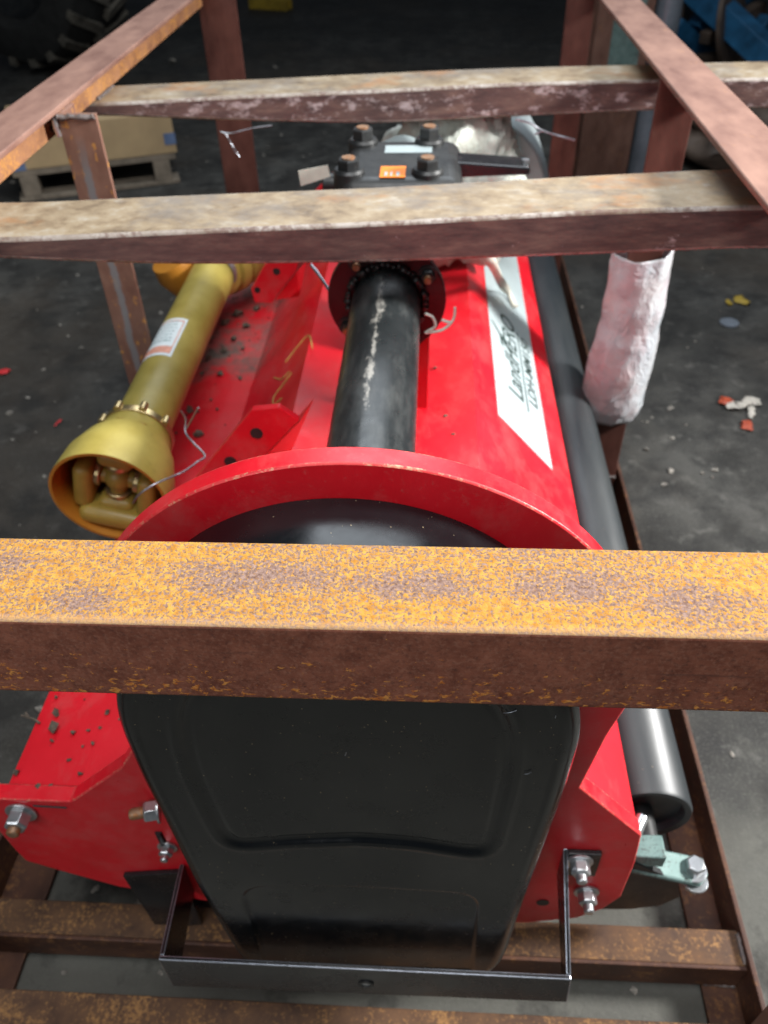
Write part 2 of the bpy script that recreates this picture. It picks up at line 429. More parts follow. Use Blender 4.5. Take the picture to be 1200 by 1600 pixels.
M['tape'] = mat_simple('blue_tape', (.13, .19, .33), .5, 0, .2, 20)
M['wood'] = mat_simple('grey_pallet_wood', (.20, .165, .125), .8, 0, .35, 18, .3)
M['rubber'] = mat_simple('black_tyre_rubber', (.018, .018, .017), .75, 0, .4, 18, .3)
M['dusty'] = mat_simple('dusty_tyre_lug', (.10, .09, .072), .85, 0, .6, 14, .3)
M['blue'] = mat_simple('blue_implement_paint', (.018, .105, .22), .45, 0, .45, 9, .1)
M['brownmetal'] = mat_simple('brown_grimy_metal', (.085, .06, .045), .6, 0, .5, 8, .2)
M['greypipe'] = mat_simple('grey_blue_pipe', (.20, .23, .27), .4, .3, .3, 8)
M['ypiece'] = mat_simple('dull_yellow_paint', (.36, .25, .03), .5, 0, .3, 10)
M['redscrap'] = mat_simple('red_plastic_scrap', (.62, .03, .035), .5, 0, .2, 30)
M['wscrap'] = mat_simple('white_plastic_scrap', (.40, .375, .33), .5, 0, .3, 30)
M['oscrap'] = mat_simple('orange_red_scrap', (.36, .06, .025), .5, 0, .3, 30)
M['film'] = mat_film('milky_pink_wrap', ((.60, .64, .68), (.72, .71, .72)), .30, .16, 1.3)
M['bag'] = mat_film('milky_plastic_bag', ((.62, .66, .58), (.80, .82, .76)), .2, .3)
M['drum'] = mat_simple('pale_grey_sheet', (.36, .41, .42), .4, .1, .15, 9)

# ------------------------------------------------------------------ floor
bm = bmesh.new()
v = [bm.verts.new(p) for p in ((-14, -3, 0), (14, -3, 0), (14, 22, 0), (-14, 22, 0))]
bm.faces.new(v)
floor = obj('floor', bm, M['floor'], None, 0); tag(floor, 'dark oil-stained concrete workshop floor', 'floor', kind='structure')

# ------------------------------------------------------------------ crate frame
crate = empty('crate_frame', 'rusty welded steel crate frame standing around the red machine', 'crate frame')
# near top bar: top face / other faces
bm = bmesh.new()
YB0, YB1 = .277, .343
sec = [(YB0, .895), (YB1, .895), (YB1, .829), (YB0, .829)]
st = np.linspace(-.66, .47, 24)
rings = [[bm.verts.new((x, y + .0015*x, z)) for y, z in sec] for x in st]
for A, B in zip(rings, rings[1:]):
    for k in range(4):
        f = bm.faces.new((A[k], A[(k+1) % 4], B[(k+1) % 4], B[k])); f.material_index = 0 if k == 0 else 1
bm.faces.new(rings[0]).material_index = 1; bm.faces.new(rings[-1][::-1]).material_index = 1
obj('near_top_bar', bm, [M['bar_top'], M['bar_side']], crate, 30, .0028, 3)['label'] = 'thick near bar crusted with ochre rust'

def loft_bar(name, rows, z, side, ext_l, ext_r, label):
    """rows of (px, py back, py front edge, py lower edge) on a bar whose top lies at height z"""
    R = []
    for px, a, b, c in rows:
        A = atz(px, a, z); B = atz(px, b, z)
        A.x = B.x
        low = aty(px, c, B.y).z
        R.append((B.x, A.y, B.y, low))
    # extend the ends
    def ext(p, q, x):
        t = (x - p[0])/(q[0]-p[0]); return (x, *[p[i]+(q[i]-p[i])*t*.6 if False else p[i] + (q[i]-p[i])*min(t, 1)*0 + (p[i]-p[i]) for i in (1,2,3)])
    R = [(ext_l, *R[0][1:])] + R if ext_l < R[0][0] else R
    R = R + [(ext_r, *R[-1][1:])] if ext_r > R[-1][0] else R
    # resample smoothly
    xs = np.array([r[0] for r in R]); X = np.linspace(xs[0], xs[-1], 28)
    cols = [np.interp(X, xs, [r[i] for r in R]) for i in (1, 2, 3)]
    for c in cols:
        for _ in range(2): c[1:-1] = (c[:-2] + 2*c[1:-1] + c[2:]) / 4
    bm = bmesh.new(); rings = []
    for i, x in enumerate(X):
        yb, yf, lo = cols[0][i], cols[1][i], cols[2][i]
        rings.append([bm.verts.new(p) for p in ((x, yf, z), (x, yb, z), (x, yb, lo), (x, yf, lo))])
    for A, B in zip(rings, rings[1:]):
        for k in range(4):
            f = bm.faces.new((A[k], A[(k+1) % 4], B[(k+1) % 4], B[k])); f.material_index = 0 if k == 0 else 1
    bm.faces.new(rings[0]).material_index = 1; bm.faces.new(rings[-1][::-1]).material_index = 1
    o = obj(name, bm, [M['tan_top'], side, M['worn_edge']], crate, 30, .0045, 3); o['label'] = label; o.modifiers['bevel'].material = 2
    return o
ZB = .850
loft_bar('cross_bar', [(0, 315, 374, 404), (150, 308, 367, 412), (300, 302, 360, 415), (600, 291, 348, 411), (900, 275, 331, 400), (1180, 262, 322, 389)],
         ZB, M['purple_a'], -.60, .43, 'wide tan-topped bar across the middle of the pipe')
loft_bar('cross_bar', [(148, 134, 162, 181), (250, 129, 157, 185), (350, 125, 151, 189), (600, 113, 141, 194), (800, 105, 130, 183), (1015, 100, 125, 173), (1200, 95, 122, 170)],
         ZB, M['purple_b'], -.60, .70, 'scuffed farther bar above the gearbox')
# top rails (angle iron)
bm = bmesh.new(); box(bm, (-.633, .30, .887), (-.556, 2.70, .895)); obj('top_rail', bm, M['rail'], crate, 0, .002)
bm = bmesh.new(); box(bm, (-.585, .31, .851), (-.577, 2.69, .8865)); obj('rail_leg', bm, M['leg'], crate, 0, .0015)
bm = bmesh.new(); box(bm, (.355, .35, .887), (.436, 2.70, .895)); box(bm, (.428, .35, .852), (.436, 2.70, .8865)); obj('top_rail', bm, M['rail'], crate, 0, .002)
bm = bmesh.new(); box(bm, (-.62, 2.63, .83), (.4275, 2.69, .886)); obj('far_top_bar', bm, M['post'], crate, 0, .003)
# posts (angle iron)
def post(x0, x1, y0, y1, side, mat, zt=.886):
    bm = bmesh.new()
    box(bm, (x0, y0, .0), (x1, y0+.007, zt))
    if side < 0: box(bm, (x0, y0+.0075, .0), (x0+.007, y1, zt))
    else: box(bm, (x1-.007, y0+.0075, .0), (x1, y1, zt))
    return obj('post', bm, mat, crate, 0, .0015)
post(-.557, -.497, 1.25, 1.31, -1, M['post_streak'], .888)
post(.357, .420, 1.42, 1.48, 1, M['post_dark'])
p0, p1 = aty(330, 145, 2.30), aty(386, 145, 2.30); post(p0.x, p1.x, 2.30, 2.37, -1, M['post_dark'])
p0, p1 = aty(870, 145, 2.30), aty(911, 145, 2.30); post(p0.x, p1.x, 2.30, 2.37, 1, M['post_dark'])
for sx in (-.63, .40): 
    bm = bmesh.new(); box(bm, (sx, .285, .0), (sx+.035, .335, .8285)); obj('post', bm, M['post'], crate, 0, .002)
# weld bead at the left post
bm = bmesh.new(); tube(bm, spline([(-.560, 1.248, .884), (-.560, 1.246, .872), (-.559, 1.247, .858)], 4), .004, 8); obj('weld_bead', bm, M['zinc'], crate)
def bead(a, b, r=.004):
    a, b = Vector(a), Vector(b); n = max(4, int((b-a).length/(r*.9))); bm = bmesh.new()
    pts = [a + (b-a)*i/n + Vector((random.uniform(-1, 1), random.uniform(-1, 1), random.uniform(-1, 1)))*r*.25 for i in range(n+1)]
    tube(bm, pts, [r*random.uniform(.7, 1.25) for _ in pts], 8); return obj('weld_bead', bm, M['weld'], crate, 60)
bead((-.555, 1.2485, .884), (-.500, 1.2485, .884)); bead((-.576, 1.26, .862), (-.576, 1.31, .862))
bead((.420, 1.421, .884), (.420, 1.478, .884)); bead((.358, 1.4185, .080), (.42, 1.4185, .080))
bead((.4285, .416, .070), (.4285, .455, .071), .0035); bead((.386, .412, .014), (.428, .410, .014), .0035)
bead((-.576, .97, .850), (-.576, 1.04, .850)); bead((-.576, 1.47, .850), (-.576, 1.56, .850))
# bottom rails: flange on the floor, upright lip outside
for (a, b, l0, l1) in ((-.63, -.556, -.63, -.623), (.384, .437, .430, .437)):
    bm = bmesh.new(); box(bm, (a, .28, .004), (b, 2.70, .012)); box(bm, (l0, .28, .0122), (l1, 2.70, .082))
    obj('bottom_rail', bm, M['base'], crate, 0, .0015)
def cross(y0, y1, zt, mt, x0=-.62, x1=.4295):
    bm = bmesh.new()
    for b_ in (((x0, y0+.006, zt-.007), (x1, y1, zt), 0), ((x0, y0, .013), (x1, y0+.0058, zt+.002), 1)): box(bm, b_[0], b_[1], b_[2])
    return obj('bottom_cross_rail', bm, [mt, M['base']], crate, 0, .0015)
cross(.409, .460, .070, M['base_top']); cross(.285, .352, .050, M['base_top']); cross(1.70, 1.76, .07, M['base'])

# ------------------------------------------------------------------ red mulcher
mul = empty('flail_mulcher', 'red flail mulcher with black belt cover inside the crate frame', 'mulcher')
# side plate (outline in the plane y = .44)
XC, ZC = -.055, .636; RR = .243
arc = [(XC + RR*math.cos(a), ZC + RR*math.sin(a)) for a in np.radians(np.linspace(-8, 188, 70))]
def pl(px, py): p = aty(px, py, .45); return (p.x, p.z)
right = [pl(905, 1217), pl(1000, 1292), pl(990, 1335), pl(968, 1388), pl(940, 1408), pl(900, 1422), pl(820, 1430), (.0, .10), (-.2, .115)]
left = [pl(190, 1374), pl(110, 1352), pl(45, 1333), pl(30, 1318), pl(-12, 1268), (-.515, .389), (-.394, .389), pl(192, 1188)]
left2 = [(-.29, .53)]
right0 = [(.178, .56)]
out = right[::-1] if False else None
outline = arc[::-1]            # from left (188 deg) over the top to the right (-8 deg)
outline = outline + [(.176, .555)] + right + left + [(-.262, .56)]
bm = bmesh.new(); prism(bm, [(x, .440, z) for x, z in outline], (0, .020, 0))
obj('side_plate', bm, [M['red'], M['red_edge']], mul, 25, .0018, 2).modifiers['bevel'].material = 1
# deck: folded sheet
prof = [(-.475, .350), (-.475, .385), (-.340, .387), (-.208, .522), (-.135, .505), (-.01, .500), (.074, .508), (.241, .362), (.241, .335)]
bm = bmesh.new()
th = .006
ys = np.linspace(.461, 2.20, 46)
def dn(i):
    a = Vector(prof[max(i-1,0)]); b = Vector(prof[min(i+1, len(prof)-1)]); t = (b-a).normalized(); return Vector((t.y, -t.x))
inner = [tuple(Vector(p) + dn(i)*th) for i, p in enumerate(prof)]
loop = prof + inner[::-1]
rg = [[bm.verts.new((x, y, z + (.0012*mnoise.noise(Vector((x*9, y*5, 0)))))) for x, z in loop] for y in ys]
for A, B in zip(rg, rg[1:]):
    n = len(loop)
    for k in range(n): bm.faces.new((A[k], A[(k+1) % n], B[(k+1) % n], B[k]))
bm.faces.new(rg[0]); bm.faces.new(rg[-1][::-1])
obj('deck', bm, M['red_dirty'], mul, 20)
# far side plate
bm = bmesh.new(); prism(bm, [(-.48, 2.201, .10), (-.48, 2.201, .41), (-.33, 2.201, .42), (-.2, 2.201, .54), (.08, 2.201, .53), (.25, 2.201, .36), (.25, 2.201, .1)], (0, .014, 0))
obj('far_side_plate', bm, M['red'], mul, 25, .0015)
# front and rear skirts
bm = bmesh.new(); box(bm, (-.462, .462, .16), (-.456, 2.20, .376)); obj('front_skirt', bm, M['red'], mul, 0)
bm = bmesh.new(); box(bm, (.180, .462, .12), (.186, 2.20, .40)); obj('rear_skirt', bm, M['red'], mul, 0)
# torque tube
PX, PZ, PR = -.0615, .693, .0485
bm = bmesh.new(); lathe(bm, (PX, .461, PZ), (0, 1, 0), [(0, 0), (0, PR), (.62, PR), (.62, 0)], 48); obj('drive_tube', bm, M['pipe'], mul, 40)
bm = bmesh.new()
for k in range(46):
    a = 2*PI*k/46; p = Vector((PX + (PR+.006)*math.cos(a), 1.046 + .004*math.sin(k*2.3), PZ + (PR+.006)*math.sin(a)))
    bmesh.ops.create_icosphere(bm, subdivisions=1, radius=.006, matrix=Matrix.Translation(p) @ Matrix.Scale(1.0 + .25*math.sin(k*1.7), 4))
obj('weld_bead', bm, M['iron'], mul, 60)
bm = bmesh.new(); lathe(bm, (PX, 1.050, PZ), (0, 1, 0), [(0, 0), (0, .084), (.014, .084), (.014, 0)], 48); fl = obj('flange', bm, M['red_in_shade'], mul, 40, .0015)
for k in range(4):
    a = 2*PI*(k+.38)/4; bm = bmesh.new()
    hexbolt(bm, (PX + .070*math.cos(a), 1.050, PZ + .070*math.sin(a)), (0, -1, 0), .010, .010, .008); obj('bolt', bm, [M['iron'], M['stud']], fl, 30)
# red carrier plate behind the flange
bm = bmesh.new(); prism(bm, [(-.12, 1.0645, .49), (-.12, 1.0645, .70), (-.10, 1.0645, .74), (-.02, 1.0645, .74), (.0, 1.0645, .70), (.0, 1.0645, .49)], (0, .012, 0)); obj('gearbox_carrier', bm, M['red'], mul, 25, .002)
# gearbox
gb = bmesh.new()
GX, GY0, GY1, GZ = -.046, 1.20, 1.40, .806
box(gb, (GX-.092, GY0, .700), (GX+.092, GY1, GZ))
box(gb, (GX-.06, GY0+.02, .505), (GX+.03, GY1-.03, .6995))
gear = obj('gearbox', gb, M['iron'], mul, 40, .022, 4)
bm = bmesh.new(); lathe(bm, (GX-.02, 1.077, .69), (0, 1, 0), [(0, 0), (0, .070), (.06, .070), (.122, .060), (.122, 0)], 40); obj('input_neck', bm, M['iron'], gear, 40, .002)
for (px, py) in ((545, 262), (668, 262), (567, 210), (671, 208)):
    q = aty(px, py, 1.235 if py > 240 else 1.375); zt = q.z
    bm = bmesh.new()
    x, y = q.x, q.y
    lathe(bm, (x, y, GZ-.025), (0, 0, 1), [(0, 0), (0, .024), (.029, .024), (.033, .021), (.033, 0)], 28, mi=0)
    lathe(bm, (x, y, GZ+.008), (0, 0, 1), [(0, 0), (0, .0175), (max(.012, zt-GZ), .0175), (max(.014, zt-GZ+.002), .015), (max(.014, zt-GZ+.002), 0)], 6, mi=0)
    lathe(bm, (x, y, GZ+.008+max(.014, zt-GZ+.002)), (0, 0, 1), [(0, 0), (0, .010), (.002, .010), (.002, 0)], 20, mi=1)
    obj('bolt', bm, [M['iron'], M['stud']], gear, 30)
bm = bmesh.new(); box(bm, (GX-.03, 1.325, GZ+.0004), (GX+.045, 1.36, GZ+.0014)); obj('rating_plate', bm, M['label'], gear, 0)
bm = bmesh.new(); q = atz(613, 277, GZ); box(bm, (q.x-.019, 1.215, GZ+.0004), (q.x+.019, 1.262, GZ+.0014)); so = obj('warning_sticker', bm, M['orange'], gear, 0)
for dx, dw in ((-.010, .004), (-.002, .003), (.008, .005)):
    bm = bmesh.new(); box(bm, (q.x+dx-dw/2, 1.219, GZ+.0016), (q.x+dx+dw/2, 1.236, GZ+.0021)); obj('printed_mark', bm, M['label'], so, 0)
bm = bmesh.new(); cyl(bm, (GX-.093, 1.28, .775), (GX-.125, 1.28, .775), .016, 16); obj('breather_plug', bm, M['iron'], gear, 40, .002)
# white tag hanging from the plug
bm = bmesh.new(); a = [aty(466, 267, 1.24), aty(512, 258, 1.24), aty(516, 276, 1.24), aty(470, 291, 1.24)]
prism(bm, a, (0, .0012, 0)); obj('paper_tag', bm, M['paper'], mul, 0)
# black lever to the right
bm = bmesh.new(); a = aty(712, 266, 1.30); b = aty(828, 268, 1.30)
prism(bm, [a + Vector((0, 0, .012)), b + Vector((0, 0, .006)), b - Vector((0, 0, .006)), a - Vector((0, 0, .012))], (0, .05, 0)); lev = obj('lever', bm, M['bracket'], mul, 0, .003)
bm = bmesh.new(); cyl(bm, b + Vector((-.006, .02, .006)), b + Vector((-.006, .02, .012)), .006, 12); obj('rivet', bm, M['zinc'], lev, 40)

# belt cover (stamped sheet)
CX, CZ, CR = -.0605, .662, .1855
YF, YK = .350, .4395
def cf(px, py): p = aty(px, py, YF); return (p.x, p.z)
lowL = [cf(212, 1222), cf(228, 1252), cf(250, 1292), cf(300, 1390), cf(348, 1470), cf(368, 1500), cf(384, 1516), cf(410, 1520)]
lowR = [cf(890, 1243), cf(880, 1270), cf(865, 1310), cf(830, 1400), cf(808, 1460), cf(796, 1496), cf(784, 1520), cf(760, 1532)]
arcR = [(CX + CR*math.cos(a), CZ + CR*math.sin(a)) for a in np.radians(np.linspace(-4, 90, 40))]
arcL = [(CX + CR*math.cos(a), CZ + CR*math.sin(a)) for a in np.radians(np.linspace(90, 184, 40))][1:]
poly = np.array(lowR[::-1] + arcR + arcL + lowL)
def resample(P, n):
    P = np.vstack([P, P[:1]]); d = np.r_[0, np.cumsum(np.hypot(*np.diff(P, axis=0).T))]
    t = np.linspace(0, d[-1], n, endpoint=False); return np.c_[np.interp(t, d, P[:, 0]), np.interp(t, d, P[:, 1])]
NP = 460
OUT = resample(poly, NP)
for _ in range(26): OUT = (np.roll(OUT, 1, 0) + 2*OUT + np.roll(OUT, -1, 0)) / 4
def sdf(P, Q):
    """signed distance (inside positive) of points P to polygon Q"""
    A = Q; B = np.roll(Q, -1, 0); best = np.full(len(P), 1e9); ins = np.zeros(len(P), bool)
    for a, b in zip(A, B):
        ab = b-a; t = np.clip(((P-a) @ ab) / (ab @ ab), 0, 1); d = np.hypot(*(P - (a + t[:, None]*ab)).T); best = np.minimum(best, d)
        c = ((a[1] > P[:, 1]) != (b[1] > P[:, 1])); 
        with np.errstate(all='ignore'):
            xi = a[0] + (P[:, 1]-a[1])*(b[0]-a[0])/(b[1]-a[1])
        ins ^= c & (P[:, 0] < xi)
    return np.where(ins, best, -best)
g1 = [cf(*p) for p in ((288, 1185), (300, 1222), (322, 1268), (344, 1310), (358, 1324), (380, 1326), (450, 1321), (560, 1318), (650, 1324), (735, 1337), (757, 1338), (771, 1326), (782, 1285), (797, 1225), (802, 1195))]
ra = .132
top = [(CX + ra*math.cos(a), CZ + ra*math.sin(a)) for a in np.radians(np.linspace(0, 180, 40))]
top = [p for p in top if p[1] > CZ + .012]
G1 = resample(np.array(g1 + top), 120)
for _ in range(3): G1 = (np.roll(G1, 1, 0) + 2*G1 + np.roll(G1, -1, 0)) / 4
G2 = resample(np.array([cf(*p) for p in ((378, 1400), (385, 1390), (420, 1386), (560, 1388), (730, 1398), (748, 1408), (742, 1470), (735, 1540), (420, 1530), (400, 1460))]), 90)
for _ in range(2): G2 = (np.roll(G2, 1, 0) + 2*G2 + np.roll(G2, -1, 0)) / 4
cen = np.array([CX, .50])
bm = bmesh.new(); loops = []
def ring_at(P, y): return [bm.verts.new((p[0], yy, p[1])) for p, yy in zip(P, y)]
loops.append(ring_at(OUT, [YK]*NP)); loops.append(ring_at(OUT, [YF+.018]*NP))
nrm = np.roll(OUT, -1, 0) - np.roll(OUT, 1, 0); nrm = np.c_[-nrm[:, 1], nrm[:, 0]]; nrm /= np.hypot(*nrm.T)[:, None]
if ((OUT + nrm*.001 - cen)**2).sum() > ((OUT - cen)**2).sum(): nrm = -nrm
for a in (20, 40, 60, 78, 90):
    a = math.radians(a); r = .018
    loops.append(ring_at(OUT + nrm*r*(1-math.cos(a)), [YF + r*(1-math.sin(a))]*NP))
E0 = OUT + nrm*.018
for s in np.linspace(0, 1, 130)[1:-1]:
    P = E0 + (cen - E0)*s
    d1 = sdf(P, G1); d2 = sdf(P, G2)
    sm = lambda d, w: np.clip((d + w/2)/w, 0, 1)**2*(3 - 2*np.clip((d + w/2)/w, 0, 1))
    y = YF + .0034*sm(d1, .0065) - .0010*np.exp(-((d1+.0068)/.0026)**2) + .0009*np.exp(-((d1-.0068)/.0026)**2) + .0030*sm(d2, .006)
    y = y + .0035*np.exp(-((P - np.array([CX, .60]))**2).sum(1)/.02)
    loops.append(ring_at(P, y))
for A, B in zip(loops, loops[1:]):
    for k in range(NP): bm.faces.new((A[k], A[(k+1) % NP], B[(k+1) % NP], B[k]))
c = bm.verts.new((cen[0], float(np.mean([v.co.y for v in loops[-1]])), cen[1]))
for k in range(NP): bm.faces.new((loops[-1][k], loops[-1][(k+1) % NP], c))
cover = obj('belt_cover', bm, M['cover'], mul, 60)
# scratches and nicks on the cover
for px, py, l, an in ((825, 1208, .006, .6), (797, 1112, .010, .4), (540, 1178, .005, 1.3), (868, 1120, .003, 1.5)):
    bm = bmesh.new(); q = aty(px, py, YF - .0002); dx, dz = l/2*math.cos(an), l/2*math.sin(an)
    tube(bm, spline([q + Vector((-dx, 0, -dz)), q + Vector((0, 0, -.001)), q + Vector((dx, 0, dz))], 4), .0004, 5)
    obj('scratch', bm, M['wire'], cover, 0)

# U shaped guard strap around the cover foot
def bk(px, py, y): return aty(px, py, y)
YS = .325
tl = bk(249, 1503, YS); tr = bk(893, 1531, YS); bl = bk(270, 1541, YS); br = bk(886, 1566, YS)
tl.z = (tl.z+tr.z)/2+.003; 
bm = bmesh.new()
prism(bm, [tl, tr, br, bl], (0, .005, 0))
strap = obj('guard_strap', bm, [M['bracket'], M['shine']], mul, 0, .0012); strap.modifiers['bevel'].material = 1
# right arm and its foot
ra0 = bk(887, 1326, .4395)
bm = bmesh.new(); prism(bm, [tr + Vector((0, .0052, 0)), ra0, ra0 - Vector((0, 0, .062)), br + Vector((.0, .0052, 0))], (-.005, 0, 0)); obj('strap_arm', bm, [M['bracket'], M['shine']], strap, 0, .001).modifiers['bevel'].material = 1
bm = bmesh.new(); box(bm, (ra0.x+.0003, .4335, ra0.z-.055), (ra0.x+.038, .4395, ra0.z)); obj('strap_foot', bm, M['bracket'], strap, 0, .001)
la0 = bk(281, 1350, .4395)
bm = bmesh.new(); prism(bm, [tl + Vector((0, .0052, 0)), la0, la0 - Vector((0, 0, .075)), bl + Vector((0, .0052, 0))], (.005, 0, 0)); obj('strap_arm', bm, [M['bracket'], M['shine']], strap, 0, .001).modifiers['bevel'].material = 1
f1 = bk(194, 1362, .4395)
bm = bmesh.new(); prism(bm, [f1, la0 + Vector((-.0005, 0, -.012)), Vector((la0.x-.0005, .4395, la0.z-.17)), bk(246, 1442, .4395)], (0, -.006, 0)); obj('strap_foot', bm, M['bracket'], strap, 0, .001)
# hole in the strap
q = bk(572, 1537, YS)
bm = bmesh.new(); lathe(bm, q + Vector((0, -.0004, 0)), (0, -1, 0), [(0, .009), (.0012, .009), (.0012, .0055), (0, .0055)], 24); obj('strap_hole_rim', bm, M['iron'], strap, 40)
bm = bmesh.new(); cyl(bm, q + Vector((0, -.0005, 0)), q + Vector((0, .004, 0)), .0052, 20); obj('strap_pin', bm, M['zinc'], strap, 40)

# bolts on the side plate
def sidebolt(px, py, r, h, s, parent=mul, y=.4395):
    q = aty(px, py, y); bm = bmesh.new(); hexbolt(bm, q, (0, -1, 0), r, h, s); return obj('bolt', bm, [M['zinc'], M['stud'] if px < 100 else M['zinc']], parent, 30, .0006)
sidebolt(34, 1268, .0135, .018, .008)
q = aty(250, 1265, .43); bm = bmesh.new(); hexbolt(bm, q, (-1, -.25, .05), .012, .014, .016, 1.2); obj('bolt', bm, [M['zinc'], M['stud']], mul, 30, .0006); sidebolt(262, 1322, .009, .009, .007)
sidebolt(905, 1345, .0115, .014, .009, mul, .4330); sidebolt(916, 1392, .0115, .014, .010)
# slots and holes (dark recess plugs)
def slot(pts, r, parent=mul, y=.4395):
    bm = bmesh.new(); P = [aty(a, b, y - .0002) for a, b in pts]
    tube(bm, P, r, 8); return obj('slot', bm, M['iron'], parent, 40)
slot([(52, 1259), (104, 1262)], .0012); slot([(247, 1300), (256, 1318)], .004); 
bm = bmesh.new(); q = aty(848, 1410, .4396); cyl(bm, q, q + Vector((0, -.0008, 0)), .008, 20); obj('drain_hole', bm, M['iron'], mul, 40)

# hitch lugs on the deck
def lug(Y, pts, holes, fold):
    bm = bmesh.new(); F = [aty(a, b, Y) for a, b in pts]
    prism(bm, F, (0, .010, 0)); o = obj('hitch_lug', bm, M['red'], mul, 0, .0015)
    bm = bmesh.new(); G = [aty(a, b, Y) + Vector((.0005, 0, 0)) for a, b in fold]
    prism(bm, [G[0], G[1], G[1] + Vector((.035, .075, -.03)), G[0] + Vector((.01, .075, -.012))], (-.003, .003, -.006)); obj('lug_side', bm, M['red'], o, 0, .001)
    for a, b, r in holes:
        q = aty(a, b, Y); bm = bmesh.new(); cyl(bm, q + Vector((0, .003, 0)), q + Vector((0, -.0008, 0)), r, 24); obj('hole', bm, M['iron'], o, 40)
lug(.85, [(230, 845), (312, 740), (394, 640), (436, 636), (468, 657), (402, 724), (330, 800), (300, 850)], [(401, 677, .0085), (360, 721, .0085)], [(468, 658), (402, 724)])
lug(1.42, [(392, 452), (412, 416), (430, 400), (470, 398), (462, 424), (436, 458), (424, 474), (398, 473)], [(402, 453, .006), (432, 424, .007)], [(463, 424), (430, 466)])

# label with lettering on the rear slope
na = Vector((.241-.074, 0, .362-.508)); sl = na.normalized(); nn = Vector((-sl.z, 0, sl.x)); 
if nn.z < 0: nn = -nn
base = Vector((.074, 0, .508))
def on_slope(px, py, off=.001):
    r = ray(px, py); p0 = base + nn*off; t = (p0 - CAM_POS).dot(nn) / r.dot(nn); return CAM_POS + r*t
bm = bmesh.new()
P = [on_slope(757, 425), on_slope(826, 500), on_slope(860, 732), on_slope(779, 648)]
# keep the long edges parallel to the deck
s_lo = sum((p - base).dot(sl) for p in (P[0], P[3]))/2; s_hi = sum((p - base).dot(sl) for p in (P[1], P[2]))/2
Q = [base + sl*s_lo + Vector((0, P[0].y + .05, 0)), base + sl*s_hi + Vector((0, P[1].y + .32, 0)), base + sl*s_hi + Vector((0, P[2].y, 0)), base + sl*s_lo + Vector((0, P[3].y, 0))]
prism(bm, [q + nn*.0004 for q in Q], nn*.0008)
lab = obj('brand_label', bm, M['label'], mul, 0)
def text(name, s, size, origin, xd, yd, mat, parent, shear=0, sx=1, bold=0):
    cu = bpy.data.curves.new(name, 'FONT'); cu.body = s; cu.size = size; cu.shear = shear; cu.extrude = .0003; cu.offset = bold
    t = bpy.data.objects.new(name+'_tmp', cu); COL.objects.link(t)
    dg = bpy.context.evaluated_depsgraph_get(); me = bpy.data.meshes.new_from_object(t.evaluated_get(dg))
    bpy.data.objects.remove(t)
    zd = xd.cross(yd)
    mt = Matrix(((xd.x*sx, yd.x, zd.x, origin.x), (xd.y*sx, yd.y, zd.y, origin.y), (xd.z*sx, yd.z, zd.z, origin.z), (0, 0, 0, 1)))
    me.transform(mt); me.materials.clear(); me.materials.append(mat)
    o = bpy.data.objects.new(name, me); return link(o, parent)
yd = -sl; xd = Vector((0, 1, 0))
if xd.cross(yd).dot(nn) < 0: print('FLIP')
W_ = s_hi - s_lo
def lp(y, f): return base + sl*(s_lo + W_*f) + Vector((0, y, 0)) + nn*.0016
def fit_text(word, p0, p1, frac_base, cap, shear):
    y0, y1 = on_slope(*p0).y, on_slope(*p1).y
    size = W_*cap/.70
    o = text('lettering', word, size, lp(y0, frac_base), xd, yd, M['ink'], lab, shear, 1.0, .0002)
    ys_ = [v_.co.y for v_ in o.data.vertices]; k_ = (y1-y0)/(max(ys_)-min(ys_)); m_ = min(ys_)
    for v_ in o.data.vertices: v_.co.y = y0 + (v_.co.y - m_)*k_
    return y0, y1
y0, y1 = fit_text('LandHERO', (824, 634), (796, 500), .58, .30, .25)
fit_text('LDH-MM150', (846, 645), (822, 535), .885, .17, .2)
bm = bmesh.new()
prism(bm, [lp(y0-.02, .645), lp(y1-.03, .645), lp(y1-.03, .665), lp(y0-.02, .665)], nn*.0004); obj('underline', bm, M['ink'], lab, 0)
ym = y0 + (y1-y0)*.50
bm = bmesh.new(); prism(bm, [lp(ym, .42), lp(ym+.014, .42), lp(ym+.080, .05), lp(ym+.074, .05)], nn*.0004); obj('emblem_stroke', bm, M['ink'], lab, 0)
bm = bmesh.new(); prism(bm, [lp(ym+.005, .27), lp(ym+.048, .245), lp(ym+.044, .205), lp(ym+.012, .225)], nn*.0003); obj('emblem_mark', bm, M['ink'], lab, 0)
# yellow marker scribble on the ridge
na2 = Vector((.132, 0, .135)).normalized(); n2 = Vector((-na2.z, 0, na2.x)); b2 = Vector((-.340, 0, .387))
def on_ridge(px, py):
    r = ray(px, py); t = (b2 + n2*.001 - CAM_POS).dot(n2) / r.dot(n2); return CAM_POS + r*t
bm = bmesh.new()
for line in (((488, 545), (482, 524), (462, 545), (446, 566)), ((452, 580), (440, 592), (428, 590)), ((456, 582), (444, 598), (428, 620), (428, 632), (440, 622))):
    tube(bm, spline([on_ridge(*p) for p in line], 6), .0011, 5)
obj('marker_scribble', bm, M['chalk'], mul, 0)

